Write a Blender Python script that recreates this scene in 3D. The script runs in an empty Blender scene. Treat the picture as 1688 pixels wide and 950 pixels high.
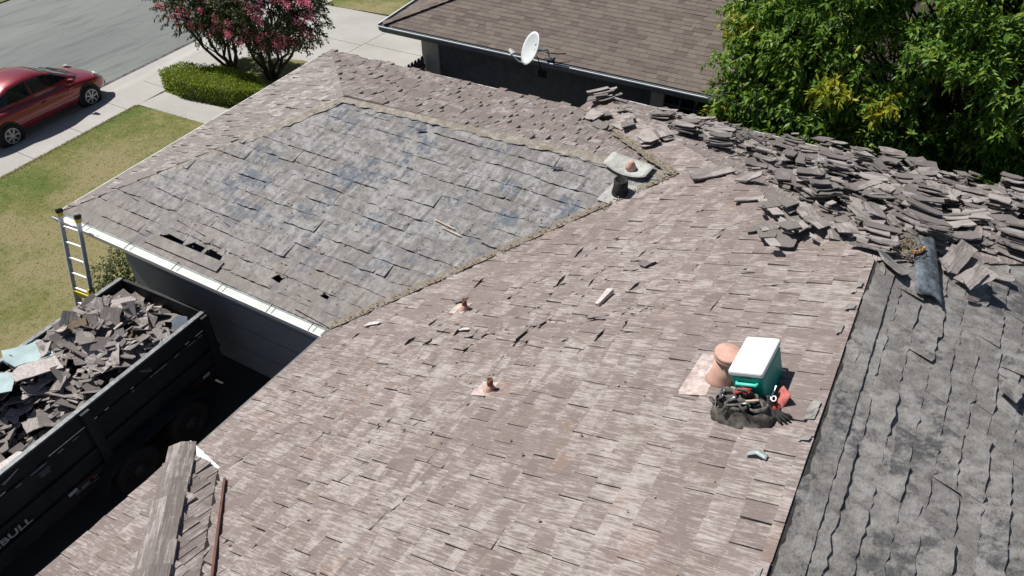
import bpy, bmesh, math, random
from mathutils import Vector, Matrix
R = math.radians
rnd = random.Random(7)
scene = bpy.context.scene
col = scene.collection

# ------------------------------------------------------------------ camera, sky, sun, exposure
CAM = Vector((12.48, -5.544, 9.884))
YAW, PITCH = R(120.0), R(39.5)
cam_d = bpy.data.cameras.new('camera'); cam = bpy.data.objects.new('camera', cam_d); col.objects.link(cam)
fw = Vector((math.cos(YAW)*math.cos(PITCH), math.sin(YAW)*math.cos(PITCH), -math.sin(PITCH)))
rt = Vector((math.sin(YAW), -math.cos(YAW), 0)); up = rt.cross(fw)
mw = Matrix((rt, up, -fw)).transposed().to_4x4(); mw.translation = CAM
cam.matrix_world = mw
cam_d.sensor_width = 36; cam_d.lens = 36*1245/1688; cam_d.clip_end = 2000
scene.camera = cam

SUN_EL, SUN_AZ = R(56), R(4)          # light travels towards +X +Y, downwards
ld = Vector((math.cos(SUN_EL)*math.cos(SUN_AZ), math.cos(SUN_EL)*math.sin(SUN_AZ), -math.sin(SUN_EL)))
world = bpy.data.worlds.new('World'); scene.world = world; world.use_nodes = True
wn = world.node_tree; wn.nodes.clear()
sky = wn.nodes.new('ShaderNodeTexSky'); sky.sky_type = 'NISHITA'; sky.sun_disc = False
sky.sun_elevation = SUN_EL; sky.sun_rotation = math.atan2(-ld.x, -ld.y)
bg = wn.nodes.new('ShaderNodeBackground'); bg.inputs['Strength'].default_value = 0.05
wo = wn.nodes.new('ShaderNodeOutputWorld')
wn.links.new(sky.outputs[0], bg.inputs[0]); wn.links.new(bg.outputs[0], wo.inputs[0])
sun_d = bpy.data.lights.new('sun', 'SUN'); sun_d.energy = 5.0; sun_d.angle = R(0.53); sun_d.color = (1.0, .965, .91)
sun = bpy.data.objects.new('sun', sun_d); col.objects.link(sun)
sun.rotation_euler = ld.to_track_quat('-Z', 'Y').to_euler(); sun.location = (-20, -15, 40)
scene.view_settings.view_transform = 'Standard'; scene.view_settings.look = 'None'
scene.view_settings.exposure = 0.15; scene.view_settings.gamma = 1
scene.cycles.max_bounces = 6

# ------------------------------------------------------------------ materials
class NT:
    def __init__(s, name):
        s.m = bpy.data.materials.new(name); s.m.use_nodes = True
        s.t = s.m.node_tree; s.b = s.t.nodes['Principled BSDF']; s.co = None; s.pre = 0
    def n(s, typ, **kw):
        nd = s.t.nodes.new('ShaderNode'+typ)
        for k, v in kw.items(): setattr(nd, k, v)
        return nd
    def l(s, a, b): s.t.links.new(a, b)
    def inp(s, sock, v):
        if hasattr(v, 'is_output') or isinstance(v, bpy.types.NodeSocket): s.l(v, sock)
        else: sock.default_value = v
    def pos(s, scale=(1, 1, 1), rot=(0, 0, 0)):
        if s.co is None: s.co = s.n('TexCoord').outputs['Object']
        src = s.co
        if s.pre: m0 = s.n('Mapping'); s.l(src, m0.inputs[0]); m0.inputs['Rotation'].default_value = (0, 0, s.pre); src = m0.outputs[0]
        mp = s.n('Mapping'); s.l(src, mp.inputs[0]); mp.inputs['Scale'].default_value = scale; mp.inputs['Rotation'].default_value = rot
        return mp.outputs[0]
    def noise(s, scale, detail=3, rough=.55, st=(1, 1, 1), dist=0):
        nd = s.n('TexNoise'); s.l(s.pos(st), nd.inputs['Vector'])
        nd.inputs['Scale'].default_value = scale; nd.inputs['Detail'].default_value = detail
        nd.inputs['Roughness'].default_value = rough; nd.inputs['Distortion'].default_value = dist
        return nd.outputs['Fac']
    def math(s, op, a, b=0.0, clamp=False):
        nd = s.n('Math', operation=op, use_clamp=clamp); s.inp(nd.inputs[0], a); s.inp(nd.inputs[1], b); return nd.outputs[0]
    def ramp(s, fac, stops):
        nd = s.n('ValToRGB'); s.l(fac, nd.inputs[0]); e = nd.color_ramp.elements
        while len(e) < len(stops): e.new(.5)
        for el, (p, c) in zip(e, stops):
            el.position = p; el.color = (c, c, c, 1) if isinstance(c, (int, float)) else (*c, 1)
        return nd.outputs[0]
    def mix(s, f, a, b, mode='MIX'):
        nd = s.n('MixRGB', blend_type=mode); s.inp(nd.inputs[0], f)
        for i, v in ((1, a), (2, b)): s.inp(nd.inputs[i], (*v, 1) if isinstance(v, tuple) and len(v) == 3 else v)
        return nd.outputs[0]
    def rand(s):       # per piece, whether it is an object or an island of a joined mesh
        g = s.n('NewGeometry').outputs['Random Per Island']; o = s.n('ObjectInfo').outputs['Random']
        return s.math('FRACT', s.math('ADD', g, s.math('MULTIPLY', o, 7.31)))
    def rand2(s, r, k): return s.math('FRACT', s.math('MULTIPLY', r, k))
    def bump(s, h, strength=.4, dist=.01):
        b = s.n('Bump'); b.inputs['Strength'].default_value = strength; b.inputs['Distance'].default_value = dist
        s.l(h, b.inputs['Height']); s.l(b.outputs[0], s.b.inputs['Normal'])
    def out(s, colr, rough=.8, metal=0, spec=.3):
        s.inp(s.b.inputs['Base Color'], (*colr, 1) if isinstance(colr, tuple) else colr)
        s.inp(s.b.inputs['Roughness'], rough); s.b.inputs['Metallic'].default_value = metal
        s.b.inputs['Specular IOR Level'].default_value = spec
        return s.m

def plain(name, c, rough=.6, metal=0, spec=.4, var=.12, scale=9, st=(1, 1, 1), bump=0):
    t = NT(name); f = t.noise(scale, 4, .6, st)
    d = tuple(x*(1-var*1.6) for x in c); l = tuple(min(1, x*(1+var)) for x in c)
    cc = t.mix(t.ramp(f, [(.3, 0.0), (.7, 1.0)]), d, l)
    if bump: t.bump(f, bump, .01)
    return t.out(cc, rough, metal, spec)

def shake_mat(name, st, base=1.0, bleach=.5, grey=0.0, pre=0, var=.17):
    """fibre-cement shake: st stretches noise so that the grain runs up the slope"""
    t = NT(name); t.pre = pre; r = t.rand(); r2 = t.rand2(r, 13.7); r3 = t.rand2(r, 47.3)
    c0 = t.ramp(r, [(0.0, (.185, .148, .138)), (.3, (.205, .166, .156)), (.55, (.225, .184, .174)), (.8, (.195, .158, .148)), (.96, (.205, .172, .152)), (1.0, (.235, .170, .146))])
    if grey: c0 = t.mix(grey, c0, (.185, .17, .162))
    big = t.noise(.5, 3, .6); mid = t.noise(6.5, 6, .72)
    streak = t.noise(1, 6, .70, tuple(x for x in st), .25)
    fine = t.noise(2.4, 4, .7, tuple(x for x in st))
    thr = t.math('ADD', t.math('MULTIPLY', t.math('SUBTRACT', r2, .5), var), t.math('MULTIPLY', t.math('SUBTRACT', big, .5), .42))
    m = t.math('ADD', t.math('ADD', streak, t.math('MULTIPLY', t.math('SUBTRACT', mid, .5), .60)), thr)
    mask = t.ramp(m, [(.60-.24*bleach, 0.0), (.60-.24*bleach+.20, 1.0)])
    pale = t.mix(fine, (.36, .318, .302), (.50, .455, .435))
    c = t.mix(t.math('MULTIPLY', mask, .80), c0, pale)
    c = t.mix(t.math('MULTIPLY', t.ramp(fine, [(.33, 1.0), (.52, 0.0)]), .40), c, (.10, .082, .074))
    spots = t.ramp(t.noise(26, 2, .5), [(.66, 0.0), (.72, 1.0)])
    c = t.mix(t.math('MULTIPLY', spots, .3), c, (.40, .385, .35))
    if base != 1: c = t.mix(1.0, c, (base, base, base), 'MULTIPLY')
    t.bump(t.math('ADD', fine, t.math('MULTIPLY', streak, .6)), .6, .014)
    return t.out(c, .88, 0, .2)

M = {}
M['shake_x'] = shake_mat('shake grain along x', (4.5, 50, 6), 1.10, .57, 0, 0, .13)
M['shake_y'] = shake_mat('shake grain along y', (26, 2.0, 4), 1.08, .44, .3)
M['shake_street'] = shake_mat('shake weathered street side', (2.6, 22, 4), 1.2, .55, .8)
M['shake_cap'] = shake_mat('shake grain along hip', (1.6, 30, 4), .98, .50, .5, R(45))
M['shake_loose'] = shake_mat('loose shake', (3.0, 34, 9), .97, .48, .85, 0, .6)
M['shake_heap'] = shake_mat('heaped shake', (3.0, 30, 9), 1.1, .54, .75, 0, .5)

def felt_mat(name, cool, warm, pale, dark, amount=.5, rough=.72, cell=None, smear=0, dust=0):
    """cell: (size along, size across, axis) of the rectangular wear patches left by the removed shakes"""
    t = NT(name); r = t.rand(); n1 = t.noise(1.1, 4, .6); t.pre = smear; n2 = t.noise(9, 6, .72, (1, .4, 1) if smear else (1, 1, 1)); t.pre = 0; n3 = t.noise(34, 4, .7)
    if cell:
        sx, sy, dx = cell; nz = t.n('TexNoise'); t.l(t.pos(), nz.inputs['Vector']); nz.inputs['Scale'].default_value = 6; nz.inputs['Detail'].default_value = 3
        va = t.n('VectorMath', operation='MULTIPLY_ADD'); t.l(nz.outputs['Color'], va.inputs[0]); va.inputs[1].default_value = (.14, .14, 0); t.l(t.pos(), va.inputs[2])
        sp = t.n('SeparateXYZ'); t.l(va.outputs[0], sp.inputs[0]); a, b = (sp.outputs[0], sp.outputs[1]) if dx == 0 else (sp.outputs[1], sp.outputs[0])
        fb = t.math('FLOOR', t.math('MULTIPLY', b, 1/sy)); fa = t.math('FLOOR', t.math('ADD', t.math('MULTIPLY', a, 1/sx), t.math('MULTIPLY', fb, .37)))
        cb = t.n('CombineXYZ'); t.l(fa, cb.inputs[0]); t.l(fb, cb.inputs[1]); wnz = t.n('TexWhiteNoise'); t.l(cb.outputs[0], wnz.inputs['Vector']); r = wnz.outputs['Value']
    r2 = t.rand2(r, 17.9)
    m = t.math('ADD', t.math('ADD', t.math('MULTIPLY', n1, .85), t.math('MULTIPLY', n2, .95)), t.math('MULTIPLY', r, .50))
    c = t.mix(t.ramp(m, [(.86+.25*(.5-amount), 0.0), (1.36+.25*(.5-amount), 1.0)]), cool, warm)
    c = t.mix(t.math('MULTIPLY', t.ramp(t.math('ADD', n2, t.math('MULTIPLY', r2, .16)), [(.53, 0.0), (.74, 1.0)]), .8), c, pale)
    c = t.mix(t.math('MULTIPLY', t.ramp(t.math('ADD', t.math('MULTIPLY', n3, .55), t.math('MULTIPLY', n2, .5)), [(.36, 1.0), (.50, 0.0)]), .7), c, dark)
    if dust:      # brown silt washed down on the lowest courses
        sp2 = t.n('SeparateXYZ'); t.l(t.pos(), sp2.inputs[0]); dv = t.math('ADD', sp2.outputs[1], t.math('MULTIPLY', t.math('SUBTRACT', n1, .5), 3.0))
        c = t.mix(t.math('MULTIPLY', t.ramp(t.math('MULTIPLY', t.math('ADD', dv, 2.4), .4), [(.10, 1.0), (.75, 0.0)]), dust), c, t.mix(n2, (.17, .145, .128), (.29, .255, .23)))
    t.bump(t.math('ADD', n3, n2), .6, .014)
    return t.out(c, rough, 0, .25)
M['felt_wing'] = felt_mat('weathered felt on wing', (.138, .152, .178), (.205, .192, .184), (.35, .345, .345), (.055, .054, .056), .22, cell=(.33, .272, 0), dust=.7)
M['felt_back'] = felt_mat('weathered felt on back slope', (.12, .118, .120), (.215, .200, .188), (.37, .355, .34), (.034, .033, .034), .48, cell=(.55, .252, 1), smear=R(50))
M['felt_dark'] = plain('bare dark felt', (.032, .030, .030), .85, var=.4, scale=14)
M['felt_sheet'] = felt_mat('loose felt sheet', (.045, .058, .072), (.07, .08, .09), (.20, .24, .28), (.02, .022, .025), .4, .5)
M['valley_dirt'] = felt_mat('dirty valley metal', (.26, .225, .19), (.22, .19, .155), (.40, .37, .33), (.10, .08, .065), .5)
M['litter'] = None
t = NT('leaf litter'); r = t.rand()
M['litter'] = t.out(t.ramp(r, [(0, (.13, .095, .065)), (.4, (.22, .175, .115)), (.7, (.33, .28, .21)), (1, (.10, .075, .055))]), .9)
M['white_metal'] = plain('white painted metal', (.70, .72, .70), .45, 0, .4, .07, 4)
M['gutter_dirt'] = plain('dirty gutter trough', (.62, .65, .61), .7, 0, .3, .10, 5)
M['fascia'] = plain('grey brown fascia paint', (.16, .15, .145), .6, var=.2)
M['stucco'] = plain('pale grey stucco', (.26, .27, .29), .9, var=.08, scale=40, bump=.3)
M['stucco_dark'] = plain('dark blue grey wall', (.105, .112, .122), .85, var=.15, scale=6)
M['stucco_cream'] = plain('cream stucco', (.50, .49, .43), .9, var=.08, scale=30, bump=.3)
M['trim_blue'] = plain('slate blue painted trim', (.13, .16, .19), .55, var=.1)
M['soffit'] = plain('dark soffit', (.09, .09, .095), .8)
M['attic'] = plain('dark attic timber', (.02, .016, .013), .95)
M['asphalt'] = None
t = NT('asphalt'); a = t.noise(.22, 4, .6, (1, .35, 1)); b = t.noise(90, 2, .6); d = t.noise(1.3, 4, .6, (2.2, .35, 1))
c = t.mix(t.ramp(a, [(.35, 0.0), (.68, 1.0)]), (.155, .165, .16), (.215, .225, .215))
c = t.mix(t.math('MULTIPLY', t.ramp(d, [(.50, 0.0), (.66, 1.0)]), .55), c, (.105, .112, .112))
ck = t.n('TexVoronoi', feature='DISTANCE_TO_EDGE'); t.l(t.pos((.35, .22, 1)), ck.inputs['Vector']); ck.inputs['Scale'].default_value = 1.3; c = t.mix(t.math('MULTIPLY', t.ramp(ck.outputs['Distance'], [(.0, 1.0), (.012, 0.0)]), .16), c, (.07, .075, .075)); c = t.mix(.18, c, b, 'OVERLAY'); t.bump(b, .3, .005)
M['asphalt'] = t.out(c, .9)
t = NT('concrete'); a = t.noise(.6, 5, .65); b = t.noise(60, 3, .6); d = t.noise(2.4, 4, .6, (1, 1, 1), .6)
c = t.mix(t.ramp(a, [(.3, 0.0), (.7, 1.0)]), (.345, .335, .31), (.435, .425, .40)); c = t.mix(t.math('MULTIPLY', t.ramp(d, [(.55, 0.0), (.75, 1.0)]), .3), c, (.25, .245, .23))
c = t.mix(.12, c, b, 'OVERLAY'); t.bump(b, .2, .004)
M['concrete'] = t.out(c, .9)
M['seam'] = plain('tarry gutter seam', (.095, .10, .10), .95, var=.5, scale=7)
M['joint'] = plain('concrete joint dirt', (.10, .095, .085), .95)
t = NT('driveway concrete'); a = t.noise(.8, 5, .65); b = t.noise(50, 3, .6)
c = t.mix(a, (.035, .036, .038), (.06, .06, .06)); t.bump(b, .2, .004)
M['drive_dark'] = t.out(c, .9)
t = NT('lawn soil'); a = t.noise(.45, 5, .62); b = t.noise(5, 4, .65); d = t.noise(70, 3, .7)
m = t.math('ADD', t.math('MULTIPLY', a, .9), t.math('MULTIPLY', b, .35))
sp = t.n('SeparateXYZ'); t.l(t.pos(), sp.inputs[0]); dk = t.math('ADD', t.math('ADD', sp.outputs[0], t.math('MULTIPLY', sp.outputs[1], .098)), 6.49)
m = t.math('ADD', m, t.ramp(t.math('MULTIPLY', dk, .2), [(0.0, -0.0), (.01, 0.0), (1.0, .0)]))
m = t.math('SUBTRACT', m, t.math('MULTIPLY', t.ramp(t.math('MULTIPLY', dk, .33), [(0.05, 1.0), (.75, 0.0)]), .16))
c = t.ramp(m, [(.36, (.075, .130, .022)), (.52, (.15, .165, .045)), (.66, (.27, .235, .115))])
c = t.mix(.35, c, d, 'OVERLAY'); t.bump(d, .8, .03)
M['lawn'] = t.out(c, .95)
t = NT('grass blade'); r = t.rand(); a = t.noise(.45, 5, .62); b = t.noise(5, 4, .65)
m = t.math('ADD', t.math('ADD', t.math('MULTIPLY', a, .9), t.math('MULTIPLY', b, .35)), t.math('MULTIPLY', t.math('SUBTRACT', r, .5), .25))
c = t.ramp(m, [(.34, (.07, .13, .02)), (.50, (.15, .165, .045)), (.66, (.26, .23, .11))]); t.out(c, .8)
tl_ = t.n('BsdfTranslucent'); t.l(c, tl_.inputs[0]); nz = t.n('CombineXYZ'); nz.inputs[2].default_value = 1; t.l(nz.outputs[0], t.b.inputs['Normal']); mx = t.n('MixShader'); mx.inputs[0].default_value = .15; t.l(t.b.outputs[0], mx.inputs[1]); t.l(tl_.outputs[0], mx.inputs[2]); t.l(mx.outputs[0], t.t.nodes['Material Output'].inputs[0]); M['blade'] = t.m
M['yard_shade'] = plain('yard ground darkened for shade', (.055, .045, .032), .95, var=.4, scale=6, bump=.4)
M['dirt'] = plain('bare ground', (.17, .14, .10), .95, var=.3, scale=3, bump=.4)

def leaf_mat(name, stops, trans=.35, rough=.45, spec=.35):
    t = NT(name); r = t.rand(); c = t.ramp(r, stops); t.out(c, rough, 0, spec)
    tr = t.n('BsdfTranslucent'); t.l(t.mix(1.0, c, (1.3, 1.25, .55), 'MULTIPLY'), tr.inputs[0])
    mx = t.n('MixShader'); mx.inputs[0].default_value = trans
    t.l(t.b.outputs[0], mx.inputs[1]); t.l(tr.outputs[0], mx.inputs[2])
    t.l(mx.outputs[0], t.t.nodes['Material Output'].inputs[0]); return t.m
M['leaf_big'] = leaf_mat('broad green leaf', [(0, (.040, .098, .017)), (.35, (.098, .205, .032)), (.75, (.175, .30, .046)), (.92, (.25, .35, .05)), (1, (.34, .37, .045))])
M['leaf_yellow'] = leaf_mat('yellowing leaf', [(0, (.16, .22, .02)), (.5, (.28, .30, .025)), (1, (.42, .38, .03))])
M['leaf_myrtle'] = leaf_mat('crape myrtle leaf', [(0, (.034, .052, .018)), (.6, (.060, .085, .028)), (.9, (.09, .115, .036)), (1, (.18, .10, .06))], .25)
M['leaf_hedge'] = leaf_mat('hedge leaf', [(0, (.11, .19, .024)), (.5, (.22, .31, .034)), (.85, (.32, .39, .044)), (1, (.42, .38, .10))], .3)
M['leaf_shrub'] = leaf_mat('small shrub leaf', [(0, (.03, .055, .012)), (1, (.09, .11, .025))], .3)
M['flower'] = leaf_mat('pink blossom', [(0, (.70, .14, .36)), (.6, (.86, .28, .52)), (1, (.90, .50, .66))], .35, .7)
M['bark'] = plain('grey brown bark', (.075, .058, .045), .9, var=.3, scale=6, st=(1, 1, .25), bump=.5)

def paint(name, c, coat=1.0, rough=.35, metal=.25):
    t = NT(name); f = t.noise(3, 3); t.out(t.mix(f, tuple(x*.92 for x in c), c), rough, metal, .5)
    t.b.inputs['Coat Weight'].default_value = coat; t.b.inputs['Coat Roughness'].default_value = .06; return t.m
M['car_red'] = paint('dark red car paint', (.24, .012, .022))
M['glass'] = plain('tinted glass', (.012, .016, .018), .05, 0, .6, .05)
M['windscreen'] = plain('windscreen glass', (.07, .11, .12), .06, 0, .8, .05)
M['tyre'] = plain('tyre rubber', (.014, .014, .015), .8)
M['alloy'] = plain('wheel alloy', (.42, .43, .45), .4, .6, .5, .06)
M['black_plastic'] = plain('black plastic', (.012, .012, .013), .6)
M['lamp'] = plain('headlamp lens', (.62, .62, .58), .2, 0, .6, .08)
M['tail'] = plain('red tail lamp', (.35, .01, .01), .2)
M['aluminium'] = plain('brushed aluminium', (.66, .68, .70), .5, .45, .5, .1, 5, (4, 4, .3))
M['yellow'] = plain('yellow plastic', (.62, .48, .03), .5)
t = NT('black trailer paint'); a = t.noise(2.2, 5, .65); b = t.noise(14, 5, .7, (1, .25, 1.6))
c = t.mix(t.ramp(a, [(.35, 0.0), (.75, 1.0)]), (.014, .015, .017), (.032, .032, .033)); c = t.mix(t.math('MULTIPLY', t.ramp(b, [(.60, 0.0), (.74, 1.0)]), .5), c, (.07, .062, .055))
M['trailer_black'] = t.out(c, t.ramp(b, [(.3, .45), (.7, .75)]), 0, .35)
M['trailer_rail'] = plain('worn top rail', (.20, .21, .22), .55, .2, .4, .3, 14)
M['tape_and_gap_light'] = plain('white tape and gap light', (.42, .43, .46), .5, 0, .3, .3, 20)
M['tape_red'] = plain('red reflective tape', (.12, .012, .014), .5, 0, .3, .3, 20)
M['teal'] = plain('teal cooler plastic', (.006, .36, .295), .42, 0, .4, .06)
M['teal_light'] = plain('light teal handle plastic', (.10, .62, .48), .45, 0, .4, .05)
M['lid_white'] = plain('white cooler lid', (.84, .86, .86), .4, 0, .4, .03)
M['terracotta'] = plain('faded copper paint', (.58, .36, .29), .7, .0, .3, .14, 9)
M['flash_copper'] = plain('scuffed pink flashing', (.50, .41, .38), .75, 0, .3, .28, 14)
M['rust'] = plain('rusty pipe', (.24, .115, .075), .8, .1, .3, .35, 16)
M['pipe_dark'] = plain('tarred pipe', (.028, .030, .026), .75, 0, .3, .5, 14)
M['tar'] = felt_mat('pale mastic', (.30, .32, .31), (.40, .39, .37), (.50, .50, .48), (.16, .16, .15), .5)
M['patina'] = felt_mat('verdigris sheet', (.27, .35, .31), (.38, .38, .35), (.50, .51, .48), (.20, .22, .20), .5)
M['bag'] = plain('worn charcoal canvas', (.15, .14, .125), .9, 0, .15, .4, 22, bump=.4)
M['bag_dark'] = plain('dark bag lining', (.012, .012, .012), .9)
M['red_tool'] = plain('red tool grip', (.50, .055, .05), .5, 0, .4, .15)
M['pink_cloth'] = plain('faded red rag', (.52, .16, .14), .85, 0, .2, .2, 16)
M['steel'] = plain('tool steel', (.38, .39, .41), .35, .8, .5, .2)
M['glove'] = plain('black rubber glove', (.022, .022, .023), .8)
M['lath'] = plain('pale split wood', (.58, .47, .34), .85, var=.2, st=(1, 8, 8))
M['plank'] = plain('old brown plank', (.16, .115, .07), .9, var=.3, st=(1, 8, 8))
M['board_blue'] = plain('pale blue board', (.42, .54, .55), .8, var=.15, scale=3)
M['clear'] = plain('clear grey plastic', (.36, .42, .42), .2, 0, .6, .1)
M['straw'] = plain('dry twine', (.27, .23, .16), .95, var=.3)
M['orange'] = plain('orange plastic strip', (.60, .30, .10), .7)
M['dish'] = plain('pale grey dish paint', (.60, .64, .64), .45, 0, .4, .05, 3)
M['rust_metal'] = plain('rust brown valley trim', (.15, .075, .055), .7, .2, .3, .25)
M['void'] = plain('dark window glass', (.010, .011, .013), .12, 0, .5)
M['bucket'] = plain('grey blue sheet', (.30, .35, .40), .6)
t = NT('asphalt shingle'); r = t.rand(); b = t.noise(160, 2, .7); a = t.noise(.7, 3)
c = t.ramp(r, [(0, (.112, .088, .078)), (.3, (.150, .120, .104)), (.6, (.172, .143, .120)), (.8, (.135, .106, .098)), (1, (.158, .142, .114))])
c = t.mix(.35, c, b, 'OVERLAY'); t.bump(b, .4, .004)
M['shingle'] = t.out(c, .92)
M['torn_edge'] = plain('pale torn shake edge', (.34, .31, .30), .95, 0, .2, .35, 26)
M['litter_pale'] = plain('pale broken edge', (.56, .50, .48), .9, var=.2, scale=30)

# ------------------------------------------------------------------ object helpers
OFF = {}
ZERO = Vector((0, 0, 0))
def obj(name, V, F, mat=None, parent=None, smooth=False, fm=None):
    off = OFF.get(parent.name, ZERO) if parent else ZERO
    me = bpy.data.meshes.new(name)
    me.from_pydata([(v[0]-off.x, v[1]-off.y, v[2]-off.z) for v in V], [], F); me.update()
    for m in (mat if isinstance(mat, (list, tuple)) else [mat]):
        if m: me.materials.append(M[m])
    if fm: me.polygons.foreach_set('material_index', fm)
    if smooth: me.polygons.foreach_set('use_smooth', [True]*len(me.polygons))
    o = bpy.data.objects.new(name, me); col.objects.link(o)
    if parent: o.parent = parent
    OFF[o.name] = off
    return o
def tag(o, label=None, cat=None, group=None, kind=None):
    if label: o['label'] = label
    if cat: o['category'] = cat
    if group: o['group'] = group
    if kind: o['kind'] = kind
    return o
def thing(name, label, cat, loc=(0, 0, 0), rot=None, group=None, world=False):
    """an Empty at the thing's base; world=True: its parts are given in world coordinates"""
    o = bpy.data.objects.new(name, None); col.objects.link(o); o.location = loc; o.empty_display_size = .2
    if rot is not None:
        if isinstance(rot, (int, float)): o.rotation_euler = (0, 0, rot)
        else: o.rotation_mode = 'QUATERNION'; o.rotation_quaternion = rot
    OFF[o.name] = Vector(loc) if world else ZERO
    return tag(o, label, cat, group)
def frame_quat(x, z):
    x = Vector(x); z = Vector(z).normalized(); x = (x - z*x.dot(z)).normalized(); y = z.cross(x)
    return Matrix((x, y, z)).transposed().to_quaternion()

class MB:
    """collects shapes for ONE mesh"""
    def __init__(s): s.V = []; s.F = []
    def add(s, V, F):
        k = len(s.V); s.V += [tuple(v) for v in V]; s.F += [tuple(i+k for i in f) for f in F]; return s
    def hexa(s, P): return s.add(P, [(3, 2, 1, 0), (4, 5, 6, 7), (0, 1, 5, 4), (1, 2, 6, 5), (2, 3, 7, 6), (3, 0, 4, 7)])
    def box(s, c, d, rz=0):
        x, y, z = (k/2 for k in d); ca, sa = math.cos(rz), math.sin(rz)
        P = [(-x, -y, -z), (x, -y, -z), (x, y, -z), (-x, y, -z), (-x, -y, z), (x, -y, z), (x, y, z), (-x, y, z)]
        return s.hexa([(c[0]+a*ca-b*sa, c[1]+a*sa+b*ca, c[2]+e) for a, b, e in P])
    def b2(s, lo, hi): return s.box([(a+b)/2 for a, b in zip(lo, hi)], [b-a for a, b in zip(lo, hi)])
    def bar(s, a, b, w, h, upv=(0, 0, 1)):
        a, b = Vector(a), Vector(b); d = (b-a).normalized(); u = Vector(upv); r = d.cross(u)
        if r.length < 1e-4: r = d.cross(Vector((1, 0, 0)))
        r.normalize(); u = r.cross(d); r = r*w/2; u = u*h/2
        return s.hexa([a-r-u, a+r-u, b+r-u, b-r-u, a-r+u, a+r+u, b+r+u, b-r+u])
    def tube(s, pts, rad, seg=8, cap=True):
        pts = [Vector(p) for p in pts]; n = len(pts); rad = rad if isinstance(rad, (list, tuple)) else [rad]*n
        k = len(s.V); ref = None
        for i, p in enumerate(pts):
            d = (pts[min(i+1, n-1)] - pts[max(i-1, 0)]).normalized()
            if ref is None: ref = Vector((0, 0, 1)) if abs(d.z) < .9 else Vector((1, 0, 0))
            x = d.cross(ref).normalized(); y = x.cross(d); ref = y if abs(d.dot(y)) < .9 else ref
            for j in range(seg):
                a = 2*math.pi*j/seg; s.V.append(tuple(p + (x*math.cos(a)+y*math.sin(a))*rad[i]))
        for i in range(n-1):
            for j in range(seg):
                j2 = (j+1) % seg; s.F.append((k+i*seg+j, k+i*seg+j2, k+(i+1)*seg+j2, k+(i+1)*seg+j))
        if cap: s.F.append(tuple(k+j for j in range(seg))[::-1]); s.F.append(tuple(k+(n-1)*seg+j for j in range(seg)))
        return s
    def lathe(s, prof, c=(0, 0, 0), seg=20, axis=None):
        q = Vector((0, 0, 1)).rotation_difference(Vector(axis)) if axis else None; c = Vector(c); k = len(s.V)
        for r_, z in prof:
            for j in range(seg):
                a = 2*math.pi*j/seg; v = Vector((r_*math.cos(a), r_*math.sin(a), z))
                if q: v = q @ v
                s.V.append(tuple(c+v))
        for i in range(len(prof)-1):
            for j in range(seg):
                j2 = (j+1) % seg; s.F.append((k+i*seg+j, k+i*seg+j2, k+(i+1)*seg+j2, k+(i+1)*seg+j))
        if prof[0][0] > 1e-4: s.F.append(tuple(k+j for j in range(seg))[::-1])
        if prof[-1][0] > 1e-4: s.F.append(tuple(k+(len(prof)-1)*seg+j for j in range(seg)))
        return s
    def poly(s, pts): return s.add(pts, [tuple(range(len(pts)))])
    def slab(s, pts, dz):
        n = len(pts); return s.add([Vector(p) for p in pts]+[Vector(p)+Vector((0, 0, dz)) for p in pts],
            [tuple(range(n))[::-1], tuple(range(n, 2*n))]+[(i, (i+1) % n, n+(i+1) % n, n+i) for i in range(n)])
    def build(s, name, mat, parent=None, smooth=False): return obj(name, s.V, s.F, mat, parent, smooth)
def bevel(o, w, seg=2):
    b = o.modifiers.new('bevel', 'BEVEL'); b.width = w; b.segments = seg; b.limit_method = 'ANGLE'; b.angle_limit = R(40); return o

# ---- plane fields of shakes, felt and shingles
def area(p): return .5*sum(p[i][0]*p[(i+1) % len(p)][1]-p[(i+1) % len(p)][0]*p[i][1] for i in range(len(p)))
def clip(p, a, b):
    o = []; ex, ey = b[0]-a[0], b[1]-a[1]
    sd = [ex*(q[1]-a[1])-ey*(q[0]-a[0]) for q in p]
    for i in range(len(p)):
        j = (i+1) % len(p)
        if sd[i] >= 0: o.append(p[i])
        if (sd[i] >= 0) != (sd[j] >= 0):
            t_ = sd[i]/(sd[i]-sd[j]); o.append((p[i][0]+t_*(p[j][0]-p[i][0]), p[i][1]+t_*(p[j][1]-p[i][1])))
    return o
def inside(p, conv):
    for i in range(len(conv)):
        if len(p) < 3: return []
        p = clip(p, conv[i], conv[(i+1) % len(conv)])
    return p if len(p) > 2 and area(p) > .0012 else []
def minus(p, conv):
    out = []
    for i in range(len(conv)):
        a, b = conv[i], conv[(i+1) % len(conv)]
        o = clip(p, b, a)
        if len(o) > 2 and area(o) > .0012: out.append(o)
        p = clip(p, a, b)
        if len(p) < 3 or area(p) < 1e-6: return out
    return out
def cut(rect, hull, notches):
    ps = [inside(rect, hull)]; ps = [p for p in ps if p]
    for nt in notches: ps = [q for p in ps for q in minus(p, nt)]
    return ps
class Plane:
    def __init__(s, O, u, v):
        s.O = Vector(O); s.u = Vector(u).normalized(); s.v = Vector(v).normalized(); s.n = s.u.cross(s.v).normalized()
    def w(s, a, b, h=0): return s.O + s.u*a + s.v*b + s.n*h
    def uv(s, p): d = Vector(p)-s.O; return (d.dot(s.u), d.dot(s.v))
def deck(pl, hull, notches, mat, name, parent, h=-.012):
    mb = MB()
    for p in cut(hull, hull, notches): mb.poly([pl.w(a, b, h) for a, b in p])
    return mb.build(name, mat, parent)
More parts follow.
